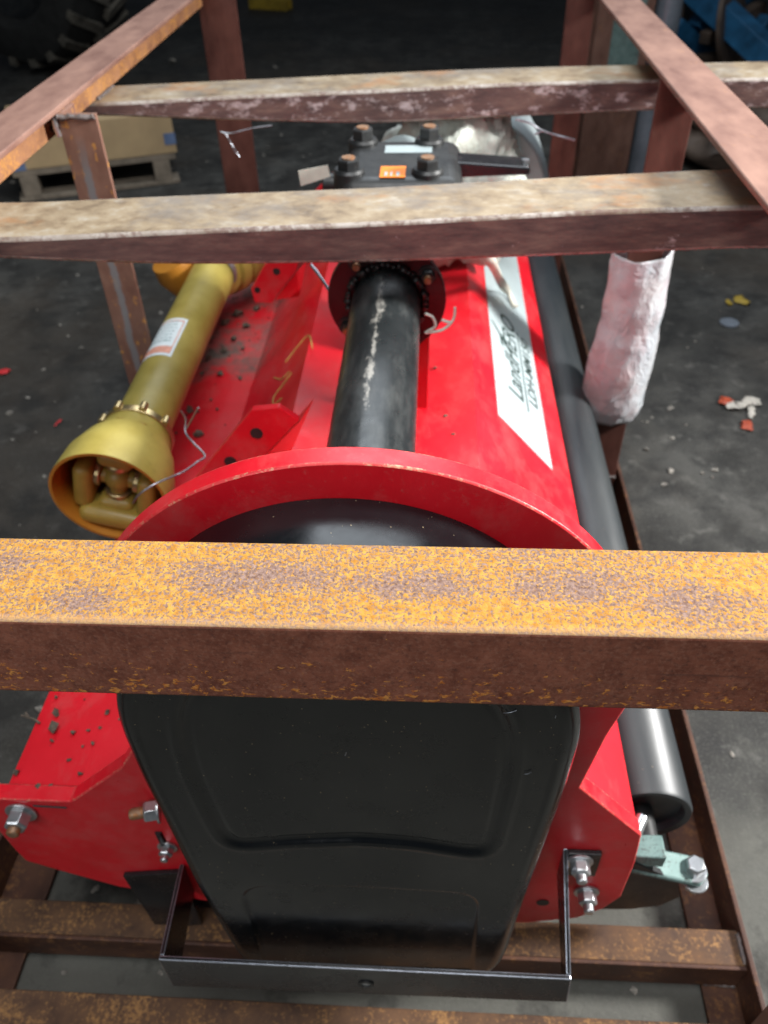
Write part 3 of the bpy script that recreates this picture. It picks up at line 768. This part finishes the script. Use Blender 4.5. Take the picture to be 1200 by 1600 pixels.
# rear roller with its bearing bracket
RX, RZ, RRr = .287, .250, .057
bm = bmesh.new(); lathe(bm, (RX, .525, RZ), (0, 1, 0), [(.010, 0), (.010, RRr-.012), (0, RRr-.010), (-.001, RRr-.002), (.003, RRr), (1.68, RRr), (1.68, 0)], 56); rol = obj('roller', bm, M['roller'], mul, 40)
bm = bmesh.new(); cyl(bm, (RX-.006, .490, RZ-.005), (RX-.006, .556, RZ-.005), .016, 24); obj('axle', bm, M['iron'], rol, 40)
bm = bmesh.new()
def eb(px, py, y=.470): return aty(px, py, y)
a, b = eb(978, 1352), eb(1100, 1380)
pts = [(a.x, .4605, a.z), (b.x-.01, .4605, b.z+.006), (b.x+.004, .475, b.z+.004), (b.x, .512, b.z+.010), (a.x, .520, a.z+.004)]
pts = [(p[0], min(p[1], .494), p[2]) for p in pts]; prism(bm, pts, (0, 0, .010)); brg = obj('bearing_bracket', bm, M['teal'], mul, 0, .003)
bm = bmesh.new(); box(bm, (a.x+.002, .464, a.z+.011), (a.x+.042, .493, a.z+.036)); obj('bearing_block', bm, M['teal'], brg, 40, .002)
q = Vector((b.x-.016, .478, b.z+.0175))
bm = bmesh.new(); hexbolt(bm, q, (0, 0, 1), .0125, .016, 0); obj('bolt', bm, [M['zinc'], M['stud']], brg, 30, .0006)
bm = bmesh.new(); hexbolt(bm, q - Vector((-.004, 0.008, .011)), (0, 0, -1), .0115, .014, .008); obj('bolt', bm, [M['zinc'], M['stud']], brg, 30, .0006)
# dark curved end cheek behind the plate
bm = bmesh.new()
prism(bm, [eb(*p, .462) for p in ((900, 1380), (985, 1345), (1060, 1378), (1062, 1402), (1030, 1416), (985, 1421), (930, 1421), (890, 1410))], (0, .008, 0)); obj('roller_cheek', bm, M['iron'], mul, 25, .001)
bm = bmesh.new(); q = aty(992, 1303, .452); cyl(bm, q, q + Vector((.012, .02, 0)), .007, 16); obj('bolt', bm, M['zinc'], mul, 40)

# dirt crumbs lying on the deck
bm = bmesh.new()
def crumb(bm, p, r, sc=(1,1,1)):
    mt = Matrix.Translation(p) @ Matrix.Rotation(random.random()*6, 4, 'Z') @ Matrix.Diagonal((*sc, 1))
    g = bmesh.ops.create_icosphere(bm, subdivisions=1, radius=r, matrix=mt)
    for v_ in g['verts']: v_.co += Vector((random.uniform(-1,1), random.uniform(-1,1), random.uniform(-1,1)))*r*.55
for px, py, r in ((86, 1141, .006), (88, 1113, .0045), (88, 1090, .002), (26, 1207, .003), (60, 1230, .003), (80, 1228, .002), (125, 1210, .0025), (138, 1142, .002), (115, 1145, .003), (168, 1113, .003), (108, 1188, .002), (82, 1158, .002), (145, 1162, .002)):
    p = atz(px, py, .387); crumb(bm, p + Vector((0, 0, r*.5)), r, (1, 1.5, .7))
for px, py, r in ((296, 642, .008), (311, 678, .008), (283, 600, .004), (316, 585, .005), (345, 585, .006), (376, 592, .005), (330, 625, .003), (340, 640, .003), (303, 565, .005), (325, 560, .006), (350, 548, .007), (330, 530, .008), (365, 530, .007), (380, 545, .005), (352, 505, .009), (372, 492, .010), (385, 510, .008), (400, 485, .008)):
    p = atz(px, py, .3875); crumb(bm, p + Vector((0, 0, r*.4)), r, (1, 1, .6))
for px, py, r in ((494, 646, .009), (512, 668, .004), (697, 650, .003), (708, 679, .003), (680, 575, .003), (487, 597, .003)):
    p = atz(px, py, .504); crumb(bm, p + Vector((0, 0, r*.4)), r, (1, 1.2, .6))
for _ in range(45):
    x = random.uniform(-.46, -.34); y = random.uniform(.47, 1.7); r = random.uniform(.0008, .0024); crumb(bm, Vector((x, y, .3865 + r*.5)), r)
tag(obj('dirt_crumbs', bm, M['dirt'], mul, 0), None, None, kind='stuff')

# ------------------------------------------------------------------ PTO shaft
pto = empty('drive_shaft', 'yellow plastic-guarded drive shaft lying along the left of the red deck', 'drive shaft')
A0 = Vector((-.446, .960, .500)); AX = Vector((-.004, 1, -.004)).normalized()
bm = bmesh.new(); lathe(bm, A0, AX, [(0, .0), (0, .0435), (.685, .0430), (.685, 0)], 40); tubeo = obj('guard_tube', bm, M['yellow'], pto, 40)
# bell guard: from collar to the rim
C0 = A0 + AX*.028
bm = bmesh.new()
pr = [(0, .045), (.002, .051), (.015, .053), (.032, .057), (.055, .069), (.095, .0810), (.140, .0845), (.145, .0845), (.145, .0800), (.095, .0770), (.058, .065), (.036, .049), (.015, .046)]
axd = (Vector((-.03, -1, -.06))).normalized()
lathe(bm, C0, axd, pr, 56)
for f in bm.faces:
    c_ = f.calc_center_median() - C0; t_ = c_.dot(axd); r_ = (c_ - axd*t_).length
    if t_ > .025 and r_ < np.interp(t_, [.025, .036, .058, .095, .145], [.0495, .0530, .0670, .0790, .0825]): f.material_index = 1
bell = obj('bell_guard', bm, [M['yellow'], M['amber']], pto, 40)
# clamp band with lugs on the collar
bm = bmesh.new(); lathe(bm, C0 + axd*.004, axd, [(-.006, .0495), (-.006, .0550), (.006, .0550), (.006, .0495)], 48)
clamp = obj('clamp_band', bm, M['brass'], pto, 40, .001)
u_, v_ = frame(axd)[1:]
for a in (1.2, 1.9, 2.6, .5, 3.3):
    for sgn in (1,):
        p = C0 + axd*.004 + (Vector((math.cos(a), 0, math.sin(a))))*.056
        bm = bmesh.new(); cyl(bm, p + Vector((0, -.008, 0)), p + Vector((0, .008, 0)), .006, 12); obj('clamp_lug', bm, M['brass'], clamp, 40, .001)
# yoke and cross inside
bm = bmesh.new(); cyl(bm, C0 + axd*.01, C0 + axd*.050, .034, 28); obj('inner_yoke_hub', bm, M['yoke'], pto, 40, .003)
def arm(bm, off, w, d0, d1, th):
    u, v = off; pass
ex = Vector((1, 0, 0)); ez = axd.cross(ex).normalized(); ex = ez.cross(axd).normalized()
if ez.z < 0: ez = -ez
d1 = (ex*.25 + ez*.97).normalized(); d2 = axd.cross(d1).normalized()
TX = .098
def slab(bm, o, u, v, w, a, b, c):
    """block centred at o with half sizes a, b, c along u, v, w"""
    q = [bm.verts.new(o + u*a*i + v*b*j + w*c*k) for i in (-1, 1) for j in (-1, 1) for k in (-1, 1)]
    for f in ((0,1,3,2),(4,6,7,5),(0,4,5,1),(2,3,7,6),(0,2,6,4),(1,5,7,3)): bm.faces.new([q[i] for i in f])
for sg in (1, -1):
    # inner fork ears reach out of the bell towards the joint
    bm = bmesh.new(); o_ = C0 + axd*(TX - .022) + d1*sg*.046
    slab(bm, o_, d1, d2, axd, .014, .027, .046); ea = obj('yoke_ear', bm, M['yoke'], pto, 50, .012, 4)
    bm = bmesh.new(); cyl(bm, C0 + axd*TX + d1*sg*.024, C0 + axd*TX + d1*sg*.0325, .019, 24); obj('bearing_cup', bm, M['brass'], ea, 40, .0015)
    # outer fork hangs down, its ears sideways
    bm = bmesh.new(); o_ = C0 + axd*(TX + .004) + d2*sg*.046 - d1*.014
    slab(bm, o_, d2, d1, axd, .014, .040, .026); ea = obj('yoke_ear', bm, M['yoke'], pto, 50, .012, 4)
    bm = bmesh.new(); cyl(bm, C0 + axd*TX + d2*sg*.024, C0 + axd*TX + d2*sg*.0325, .019, 24); obj('bearing_cup', bm, M['brass'], ea, 40, .0015)
bm = bmesh.new(); slab(bm, C0 + axd*(TX + .014) - d1*.060, d2, d1, axd, .050, .016, .026); obj('yoke_bridge', bm, M['yoke'], pto, 50, .013, 4)
bm = bmesh.new()
for d in (d1, d2): cyl(bm, C0 + axd*TX - d*.028, C0 + axd*TX + d*.028, .013, 20)
bmesh.ops.create_icosphere(bm, subdivisions=3, radius=.021, matrix=Matrix.Translation(C0 + axd*TX))
obj('joint_cross', bm, M['yoke'], pto, 40)
# sticker on the tube: curved patch with border, band and print lines
def patch(bm, t0, t1, a0, a1, r, n=14):
    ax, u, v = frame(AX); rows = []
    for t in (t0, t1):
        rows.append([bm.verts.new(A0 + AX*t + (Vector((math.cos(a), 0, math.sin(a))))*r) for a in np.linspace(a0, a1, n)])
    for k in range(n-1): bm.faces.new((rows[0][k], rows[0][k+1], rows[1][k+1], rows[1][k]))
S0, S1, B0, B1 = .190, .318, math.radians(66), math.radians(162)
bm = bmesh.new(); patch(bm, S0, S1, B0, B1, .0438); stk = obj('warning_sticker', bm, M['sticker'], tubeo, 60)
bm = bmesh.new(); patch(bm, S0+.008, S1-.008, B0+.09, B0+.13, .0441); patch(bm, S1-.012, S1-.008, B0+.09, B1-.1, .0441); obj('printed_border', bm, M['pinkprint'], stk, 60)
bm = bmesh.new(); patch(bm, S0+.008, S0+.030, B0+.135, B1-.05, .0441); obj('printed_band', bm, M['pinkprint'], stk, 60)
bm = bmesh.new()
for i in range(7):
    t = S0 + .045 + i*.0115; w = B0 + .22 + .12*random.random()
    while w < B1 - .2:
        e = min(w + random.uniform(.05, .22), B1 - .15); patch(bm, t, t + (.006 if i == 0 else .0035), w, e, .0441, 4); w = e + .04
obj('printed_lines', bm, M['greyprint'], stk, 60)
# far half: ribbed bell and hub turned to the right
F0 = aty(292, 424, 1.60); F0 = A0 + AX*.655
bm = bmesh.new(); ax2 = Vector((.62, .75, .06)).normalized()
pr2 = [(-.05, .052), (-.045, .066), (-.01, .072)]
for k in range(6):
    t = .0 + k*.036; r = .074 - k*.0035; pr2 += [(t, r-.007), (t+.006, r), (t+.026, r), (t+.031, r-.007)]
pr2 += [(.24, .05), (.24, 0)]
lathe(bm, F0, ax2, [(-.05, 0)] + pr2, 44); obj('ribbed_bell_guard', bm, M['yellow'], pto, 40)
bm = bmesh.new(); q = aty(285, 432, 1.52); lathe(bm, q + Vector((-.01, .03, -.02)), Vector((-.3, -.2, .9)), [(-.03, 0), (-.03, .03), (.02, .045), (.05, .04), (.05, 0)], 24); obj('guard_cap', bm, M['amber'], pto, 40)

# ------------------------------------------------------------------ wires
def wire(label, paths, r=.0013, mat='wire', cat='wire', name='tie_wire'):
    bm = bmesh.new()
    for p in paths: tube(bm, spline(p, 8), r, 6)
    return tag(obj(name, bm, M[mat], None, 60), label, cat)
w0 = [aty(208, 786, .80), aty(218, 772, .79), aty(245, 755, .80), aty(285, 738, .83), aty(308, 722, .86), aty(320, 712, .88), aty(302, 692, .90), aty(290, 676, .92), aty(290, 655, .93), aty(283, 642, .93)]
w1 = [aty(290, 672, .925), aty(300, 655, .925), aty(310, 637, .925)]
wire('thin grey tie wire reaching from the yellow bell guard over the red deck', [w0, w1], .0015)
k = []
for i in range(3):
    k.append([A0 + AX*(.580 + .008*i) + Vector((math.cos(a), .10*math.cos(a)*.3, math.sin(a)))*.0455 for a in np.linspace(-.3, 2.5, 9)])
wire('pale tie wire wrapped around the far end of the yellow shaft', k, .0022)
wire('bent wire end hanging off the far scuffed bar on the left', [[aty(345, 206, 1.45), aty(362, 208, 1.45), aty(395, 200, 1.45), aty(425, 196, 1.45)], [aty(352, 208, 1.45), aty(362, 226, 1.45), aty(374, 245, 1.45)], [aty(356, 214, 1.45), aty(368, 240, 1.45)]], .0012)
wire('bent wire end hanging under the far bar on the right', [[aty(806, 186, 1.45), aty(830, 193, 1.45), aty(850, 205, 1.45), aty(898, 219, 1.45)], [aty(850, 204, 1.45), aty(835, 210, 1.45)]], .0018)
wire('loose pale strap end dangling left of the black pipe flange', [[aty(486, 414, 1.1), aty(500, 432, 1.08), aty(516, 456, 1.06)]], .0026)
wire('looped clear plastic tie beside the black pipe on the red deck', [[aty(664, 520, .98), aty(690, 516, .98), aty(708, 500, .98), aty(711, 480, .98)], [aty(664, 490, .98), aty(676, 496, .98), aty(680, 510, .98), aty(668, 518, .98)], [aty(690, 500, .98), aty(706, 505, .98)]], .0022, 'bag', 'plastic tie', 'plastic_tie')
wire('rusty twig lying on the edge of the left red deck', [[atz(34, 1118, .388), atz(45, 1121, .389), atz(55, 1125, .388), atz(62, 1130, .387)], [atz(44, 1121, .389), atz(40, 1114, .388)]], .0016, 'dirt', 'twig', 'twig')

# ------------------------------------------------------------------ wrapped film on the right post
bm = bmesh.new()
NW, MW = 80, 90
rings = []
zt, zb = .606, .232
for i in range(NW):
    t = i/(NW-1); z = zt + (zb-zt)*t
    cx = .3885 + .004*math.sin(t*5); cy = 1.445
    row = []
    for k_ in range(MW):
        a = 2*PI*k_/MW
        r = np.interp(t, [0, .05, .3, .42, .5, .9, .97, 1], [.054, .053, .057, .054, .060, .064, .056, .046])
        r += .003*mnoise.noise(Vector((math.cos(a)*1.7, math.sin(a)*1.7, t*4))) - .007*abs(mnoise.noise(Vector((math.cos(a)*1.6, math.sin(a)*1.6, t*5 + a*.8)))) + .003
        dz = (.013*math.sin(a*1+.6) + .002*mnoise.noise(Vector((math.cos(a)*2, math.sin(a)*2, 9))))*max(0, 1 - t*4)
        row.append(bm.verts.new((cx + r*math.cos(a), cy + r*.95*math.sin(a), z + dz)))
    rings.append(row)
for A, B in zip(rings, rings[1:]):
    for k_ in range(MW): bm.faces.new((A[k_], A[(k_+1) % MW], B[(k_+1) % MW], B[k_]))
wo = obj('plastic_wrap', bm, M['film'], None, 80); sd = wo.modifiers.new('thick', 'SOLIDIFY'); sd.thickness = .002
tag(wo, 'milky pink plastic wrap rolled around the right-hand crate post', 'plastic wrap')

# ------------------------------------------------------------------ bag and sheet behind the gearbox
def crumpled(name, cen, rad, mat, amp, label, cat, seed, sub=5, flat=None):
    bm = bmesh.new(); bmesh.ops.create_icosphere(bm, subdivisions=sub, radius=1)
    for v_ in bm.verts:
        d = v_.co.normalized(); q = d*2.2 + Vector((seed, seed*.3, 0))
        n_ = 1 + amp*(mnoise.noise(q)*1.2 - abs(mnoise.noise(q*2.3))*.9 + .35*abs(mnoise.noise(q*5)))
        v_.co = Vector((d.x*rad[0], d.y*rad[1], d.z*rad[2]))*n_ + Vector(cen)
        if flat is not None and v_.co.z < flat: v_.co.z = flat
    return tag(obj(name, bm, mat, None, 70), label, cat)
q = aty(690, 235, 1.56)
crumpled('plastic_bag', (q.x+.020, 1.62, .640), (.135, .11, .160), M['bag'], .26, 'crumpled milky plastic bag heaped behind the black gearbox', 'plastic bag', 3, flat=.515)
# white folded sheet behind the gearbox, left
bm = bmesh.new()
rows = []
for i in range(13):
    r_ = []
    for j in range(9):
        u, v2 = i/12, j/8
        p = Vector((-.15 + .15*u, 1.47 + .05*v2 + .02*math.sin(u*5), .66 + .105*v2 + .012*math.sin(u*7+v2*3)))
        r_.append(bm.verts.new(p))
    rows.append(r_)
for A, B in zip(rows, rows[1:]):
    for j in range(8): bm.faces.new((A[j], A[j+1], B[j+1], B[j]))
po = obj('folded_sheet', bm, M['label'], None, 70); po.modifiers.new('t', 'SOLIDIFY').thickness = .003
tag(po, 'pale folded sheet standing behind the left side of the gearbox', 'sheet')
# grey curved sheet right of the bag
bm = bmesh.new(); q = aty(862, 278, 1.70)
lathe(bm, (q.x-.165, 1.70, .600), (0, 1, 0), [(0, 0), (0, .155), (.02, .165), (.22, .165), (.24, .155), (.24, 0)], 64)
dro = obj('grey_drum', bm, M['drum'], None, 40, .004); tag(dro, 'pale grey rounded drum on the deck behind the plastic bag', 'drum')
# beige strip hanging over the label
bm = bmesh.new()
pa = [aty(745, 372, 1.46), aty(768, 410, 1.40), on_slope(790, 452, .016), on_slope(806, 480, .008)]
path = spline(pa, 6); L_, R_ = [], []
for i, p in enumerate(path):
    w = .013*(1 - .6*i/len(path)); L_.append(bm.verts.new(p + Vector((-w, 0, .004*math.sin(i)))))
    R_.append(bm.verts.new(p + Vector((w, 0, -.004*math.cos(i*.8)))))
for i in range(len(path)-1): bm.faces.new((L_[i], R_[i], R_[i+1], L_[i+1]))
so = obj('paper_strip', bm, M['paper'], None, 60); so.modifiers.new('t', 'SOLIDIFY').thickness = .003
tag(so, 'torn beige strip hanging over the upper end of the white label', 'paper strip')

# ------------------------------------------------------------------ background
# cardboard box on a small pallet
th_ = math.radians(20)
def rot2(p, o, a): return Vector((o[0] + p[0]*math.cos(a) - p[1]*math.sin(a), o[1] + p[0]*math.sin(a) + p[1]*math.cos(a), p[2]))
O = (-1.70, 3.28)
def rbox(bm, a, b, mi=0):
    vs_ = box(bm, a, b, mi)
    for v_ in vs_: v_.co = rot2(v_.co, O, th_)
cb = empty('cardboard_box', 'tan cardboard box with blue tape on a pallet at the back left', 'box')
bm = bmesh.new(); rbox(bm, (0, 0, .125), (.66, .36, .285)); obj('carton', bm, M['card'], cb, 0, .004)
for x0, x1, z0, z1 in ((-.002, .05, .125, .165), (.615, .662, .16, .205)):
    bm = bmesh.new(); rbox(bm, (x0, -.002, z0), (x1, -.0005, z1)); obj('tape_patch', bm, M['tape'], cb, 0)
bm = bmesh.new(); rbox(bm, (.03, .05, .2855), (.63, .10, .2865)); obj('tape_strip', bm, M['paper'], cb, 0)
pal = empty('pallet', 'grey wooden pallet under the tan cardboard box', 'pallet')
for i in range(3):
    for j in range(2):
        bm = bmesh.new(); rbox(bm, (.01 + i*.27, .0 + j*.42, .018), (.08 + i*.27, .09 + j*.42, .100)); obj('block', bm, M['wood'], pal, 0, .003)
for j in range(4):
    bm = bmesh.new(); rbox(bm, (-.01, .0 + j*.15, .1005), (.65, .10 + j*.15, .1235)); obj('top_board', bm, M['wood'], pal, 0, .002)
for j in range(2):
    bm = bmesh.new(); rbox(bm, (-.01, .0 + j*.42, 0.001), (.65, .09 + j*.42, .0175)); obj('bottom_board', bm, M['wood'], pal, 0, .002)

# tractor tyres
def tyre(label, loc, axis, R, w, seed):
    t = empty('tractor_tyre', label, 'tyre')
    ax, u, v2 = frame(axis); loc = Vector(loc)
    bm = bmesh.new(); h = w/2
    lathe(bm, loc, ax, [(-h*.8, R*.56), (-h, R*.62), (-h*1.04, R*.78), (-h*.9, R*.90), (-h*.6, R*.945), (h*.6, R*.945), (h*.9, R*.90), (h*1.04, R*.78), (h, R*.62), (h*.8, R*.56), (-h*.8, R*.56)], 56)
    obj('carcass', bm, M['rubber'], t, 40)
    bm = bmesh.new(); lathe(bm, loc, ax, [(-h*.3, 0), (-h*.3, R*.30), (-h*.55, R*.50), (-h*.75, R*.555), (h*.75, R*.555), (h*.55, R*.5), (h*.3, R*.3), (h*.3, 0)], 40); rim = obj('rim', bm, M['iron'], t, 40)
    for k in range(6):
        a = 2*PI*k/6; bm = bmesh.new()
        hexbolt(bm, loc + ax*h*.3 + (u*math.cos(a) + v2*math.sin(a))*R*.2, ax, .02, .02, 0)
        obj('wheel_nut', bm, [M['greypipe'], M['stud']], rim, 30)
    for k in range(22):
        for s_ in (-1, 1):
            a = 2*PI*(k + (.5 if s_ > 0 else 0))/22; bm = bmesh.new(); quad = []
            for (t_, da) in ((.02, 0), (.98, .16)):
                for e in (-.045, .045):
                    for rr in (.925, 1.0):
                        ang_ = a + da + e; quad.append(bm.verts.new(loc + ax*(h*t_*s_) + (u*math.cos(ang_) + v2*math.sin(ang_))*R*rr*(1 - .06*(t_ > .5))))
            for f in ((0,1,3,2),(4,6,7,5),(0,2,6,4),(1,5,7,3),(0,4,5,1),(2,3,7,6)): bm.faces.new([quad[i] for i in f])
            obj('tread_lug', bm, M['dusty'], t, 0)
tyre('large black tractor tyre with dusty tread lugs at the upper left', (-2.42, 5.60, .66), (-.42, -.90, 0), .66, .50, 1)
# far tractor axle parts / crate behind: dark implement
# yellow steel channel at the top edge
bm = bmesh.new(); q = atz(425, 14, 0)
for a, b in (((-.18, -.05, 0), (.16, .05, .012)), ((-.18, -.05, .012), (.16, -.038, .07)), ((-.18, .038, .012), (.16, .05, .07))):
    vs_ = box(bm, a, b)
for v_ in bm.verts: v_.co = rot2(v_.co, (q.x, q.y), -.35)
tag(obj('steel_channel', bm, M['ypiece'], None, 0, .003), 'dull yellow steel channel lying on the floor at the top edge', 'channel')

# steel column with green paint and the grey pipe beside it
colm = empty('steel_column', 'brown rusty steel column with green paint behind the right post', 'column')
bm = bmesh.new(); box(bm, (.535, 3.10, 0), (.718, 3.112, 2.2)); obj('flange_plate', bm, M['post'], colm, 0, .003)
bm = bmesh.new(); box(bm, (.62, 3.1125, 0), (.632, 3.26, 2.2)); obj('web_plate', bm, M['post_dark'], colm, 0, .002)
bm = bmesh.new(); box(bm, (.535, 3.2605, 0), (.718, 3.272, 2.2)); obj('flange_plate', bm, M['post'], colm, 0, .003)
bm = bmesh.new(); box(bm, (.590, 3.0985, .50), (.690, 3.0997, 2.2)); obj('green_paint_patch', bm, M['teal'], colm, 0)
bm = bmesh.new(); box(bm, (.46, 3.02, 0), (.80, 3.34, .0)); bm.free()
bm = bmesh.new(); lathe(bm, (.780, 3.18, 0), (0, 0, 1), [(0, 0), (0, .045), (2.2, .045), (2.2, 0)], 28); pp_ = obj('standing_pipe', bm, M['greypipe'], None, 40); tag(pp_, 'grey-blue pipe standing right beside the rusty column', 'pipe')

# blue implement at the upper right
bl_ = empty('blue_implement', 'blue and brown farm implement frame at the upper right', 'implement')
def beam(parent, name, a, b, w, mat):
    a = Vector(a); b = Vector(b); d = (b-a).normalized(); s_ = d.cross(Vector((0, 0, 1)));
    s_ = s_.normalized()*w/2 if s_.length > 1e-3 else Vector((w/2, 0, 0)); t_ = d.cross(s_).normalized()*w/2
    bm = bmesh.new(); prism(bm, [a+s_+t_, a-s_+t_, a-s_-t_, a+s_-t_], b-a); return obj(name, bm, mat, parent, 0, .004)
BB = [((1.30, 5.3, .50), (1.85, 4.7, .10), .12, 'blue'), ((1.55, 5.6, .62), (2.35, 4.9, .12), .11, 'blue'), ((1.45, 5.9, .06), (2.2, 5.3, .62), .10, 'blue'), ((1.25, 5.2, .06), (2.6, 5.2, .06), .11, 'brownmetal'), ((1.35, 5.8, .06), (2.7, 5.8, .06), .11, 'brownmetal'),
      ((1.32, 5.25, .1), (1.32, 5.25, .75), .09, 'brownmetal'), ((1.75, 5.6, .1), (1.75, 5.6, .8), .09, 'blue'), ((2.2, 5.25, .1), (2.2, 5.25, .75), .10, 'brownmetal'), ((1.3, 5.25, .70), (2.5, 5.35, .70), .08, 'brownmetal'), ((1.1, 6.4, .3), (2.6, 6.1, .45), .14, 'blue')]
for a, b, w, m in BB: beam(bl_, 'frame_beam', a, b, w, M[m])
for (a, za), (b, zb), w, m in (((( 1052, 40), .26), ((1112, 96), .05), .09, 'blue'), (((1092, 24), .30), ((1168, 92), .05), .10, 'blue'), (((1118, -6), .34), ((1178, 32), .20), .07, 'blue'), (((1036, 10), .40), ((1062, 60), .10), .05, 'brownmetal'), (((1100, 60), .22), ((1190, 10), .30), .06, 'brownmetal'), (((1150, 100), .05), ((1200, 30), .25), .08, 'blue'), (((1060, 98), .04), ((1230, 92), .04), .07, 'brownmetal')):
    beam(bl_, 'frame_beam', atz(*a, za), atz(*b, zb), w, M[m])
for x, y, z in ((1.6, 5.1, .28), (2.05, 5.45, .30), (1.5, 5.7, .30)):
    bm = bmesh.new(); lathe(bm, (x, y, z), (.8, -.5, .2), [(-.02, 0), (-.02, .10), (-.012, .22), (.012, .22), (.02, .10), (.02, 0)], 32); obj('disc_blade', bm, M['brownmetal'], bl_, 40)
# dark grimy sack heap below the implement
crumpled('grimy_sack', (1.42, 3.75, .10), (.36, .30, .16), M['brownmetal'], .25, 'dark grimy sack lying right of the rusty column', 'sack', 11, 4, flat=.002)

# litter on the floor
def scrap(name, label, cat, pieces):
    if len(pieces) == 1: root = None
    else: root = empty(name, label, cat)
    for (pts, w, h, m) in pieces:
        bm = bmesh.new(); path = spline(pts, 9); n = len(path)
        tube(bm, path, [w*(.6 + .4*math.sin(PI*(i+.6)/(n+.2))) for i in range(n)], 7)
        for v_ in bm.verts:
            nz = Vector((mnoise.noise(v_.co*70), mnoise.noise(v_.co*70 + Vector((9, 0, 0))), 0))*w*1.3
            v_.co += nz; v_.co.z = max(.001, .001 + v_.co.z*.35 + .004*abs(mnoise.noise(v_.co*90)))
        o = obj(name if root is None else 'piece', bm, M[m], root, 60)
        if root is None: tag(o, label, cat)
scrap('red_scrap', 'small red plastic scrap on the floor at the left edge', 'scrap', [([atz(-12, 580, .01), atz(5, 578, .012), atz(17, 575, .01)], .010, .8, 'redscrap')])
scrap('torn_wrapper', 'torn white and orange wrapper on the floor at the right', 'wrapper', [([atz(1132, 620, .01), atz(1140, 626, .015), atz(1150, 632, .01)], .016, .8, 'oscrap'), ([atz(1140, 627, .02), atz(1160, 622, .03), atz(1176, 620, .02), atz(1190, 626, .02)], .013, .9, 'wscrap'), ([atz(1176, 632, .01), atz(1173, 650, .01)], .008, .8, 'wscrap'), ([atz(1162, 660, .01), atz(1176, 664, .012)], .016, .8, 'oscrap')])
scrap('yellow_scrap', 'small yellow scrap on the dark floor beyond the plastic wrap', 'scrap', [([atz(1150, 462, .01), atz(1160, 466, .012), atz(1170, 472, .01)], .016, .8, 'ypiece')])
scrap('yellow_scrap', 'tiny yellow chip left of the bigger yellow scrap', 'scrap', [([atz(1136, 466, .01), atz(1141, 474, .01)], .008, .8, 'ypiece')])
bm = bmesh.new(); q = atz(1139, 506, 0); lathe(bm, (q.x, q.y, .0), (0, 0, 1), [(.001, 0), (.001, .028), (.006, .028), (.006, 0)], 24); tag(obj('metal_disc', bm, M['greypipe'], None, 40), 'flat grey disc on the floor right of the plastic wrap', 'disc')
scrap('pink_thread', 'faint red thread on the floor left of the yellow bell guard', 'thread', [([atz(84, 665, .004), atz(92, 658, .004), atz(95, 655, .004)], .003, .8, 'redscrap')])
bm = bmesh.new()
for px, py, r in ((1010, 702, .007), (1048, 735, .009), (1050, 684, .005), (1118, 733, .008), (1072, 664, .004), (1038, 757, .006), (1048, 638, .007), (1020, 652, .004), (1113, 745, .004), (93, 508, .006), (128, 543, .007), (15, 644, .009), (160, 654, .006), (125, 667, .005), (43, 622, .006), (86, 628, .005), (20, 687, .004), (60, 330, .006), (20, 283, .012), (57, 292, .014), (270, 96, .02), (280, 40, .02), (430, 105, .01), (60, 1108, .008), (1145, 1180, .005), (1070, 1420, .004), (640, 1552, .004), (990, 1548, .005), (150, 1390, .006), (215, 1415, .007), (100, 1520, .004), (250, 1520, .004)):
    crumb(bm, atz(px, py, r*.3), r, (1, 1, .5))
for _ in range(260):
    x = random.uniform(-1.8, 1.6); y = random.uniform(.3, 4.2); r = random.uniform(.0015, .006); crumb(bm, Vector((x, y, r*.3)), r, (1, 1, .6))
grit = obj('floor_grit', bm, mat_simple('pale_grit', (.26, .24, .21), .9, 0, .5, 60), None, 0); tag(grit, 'pale crumbs and grit scattered on the dark floor', 'grit', kind='stuff')
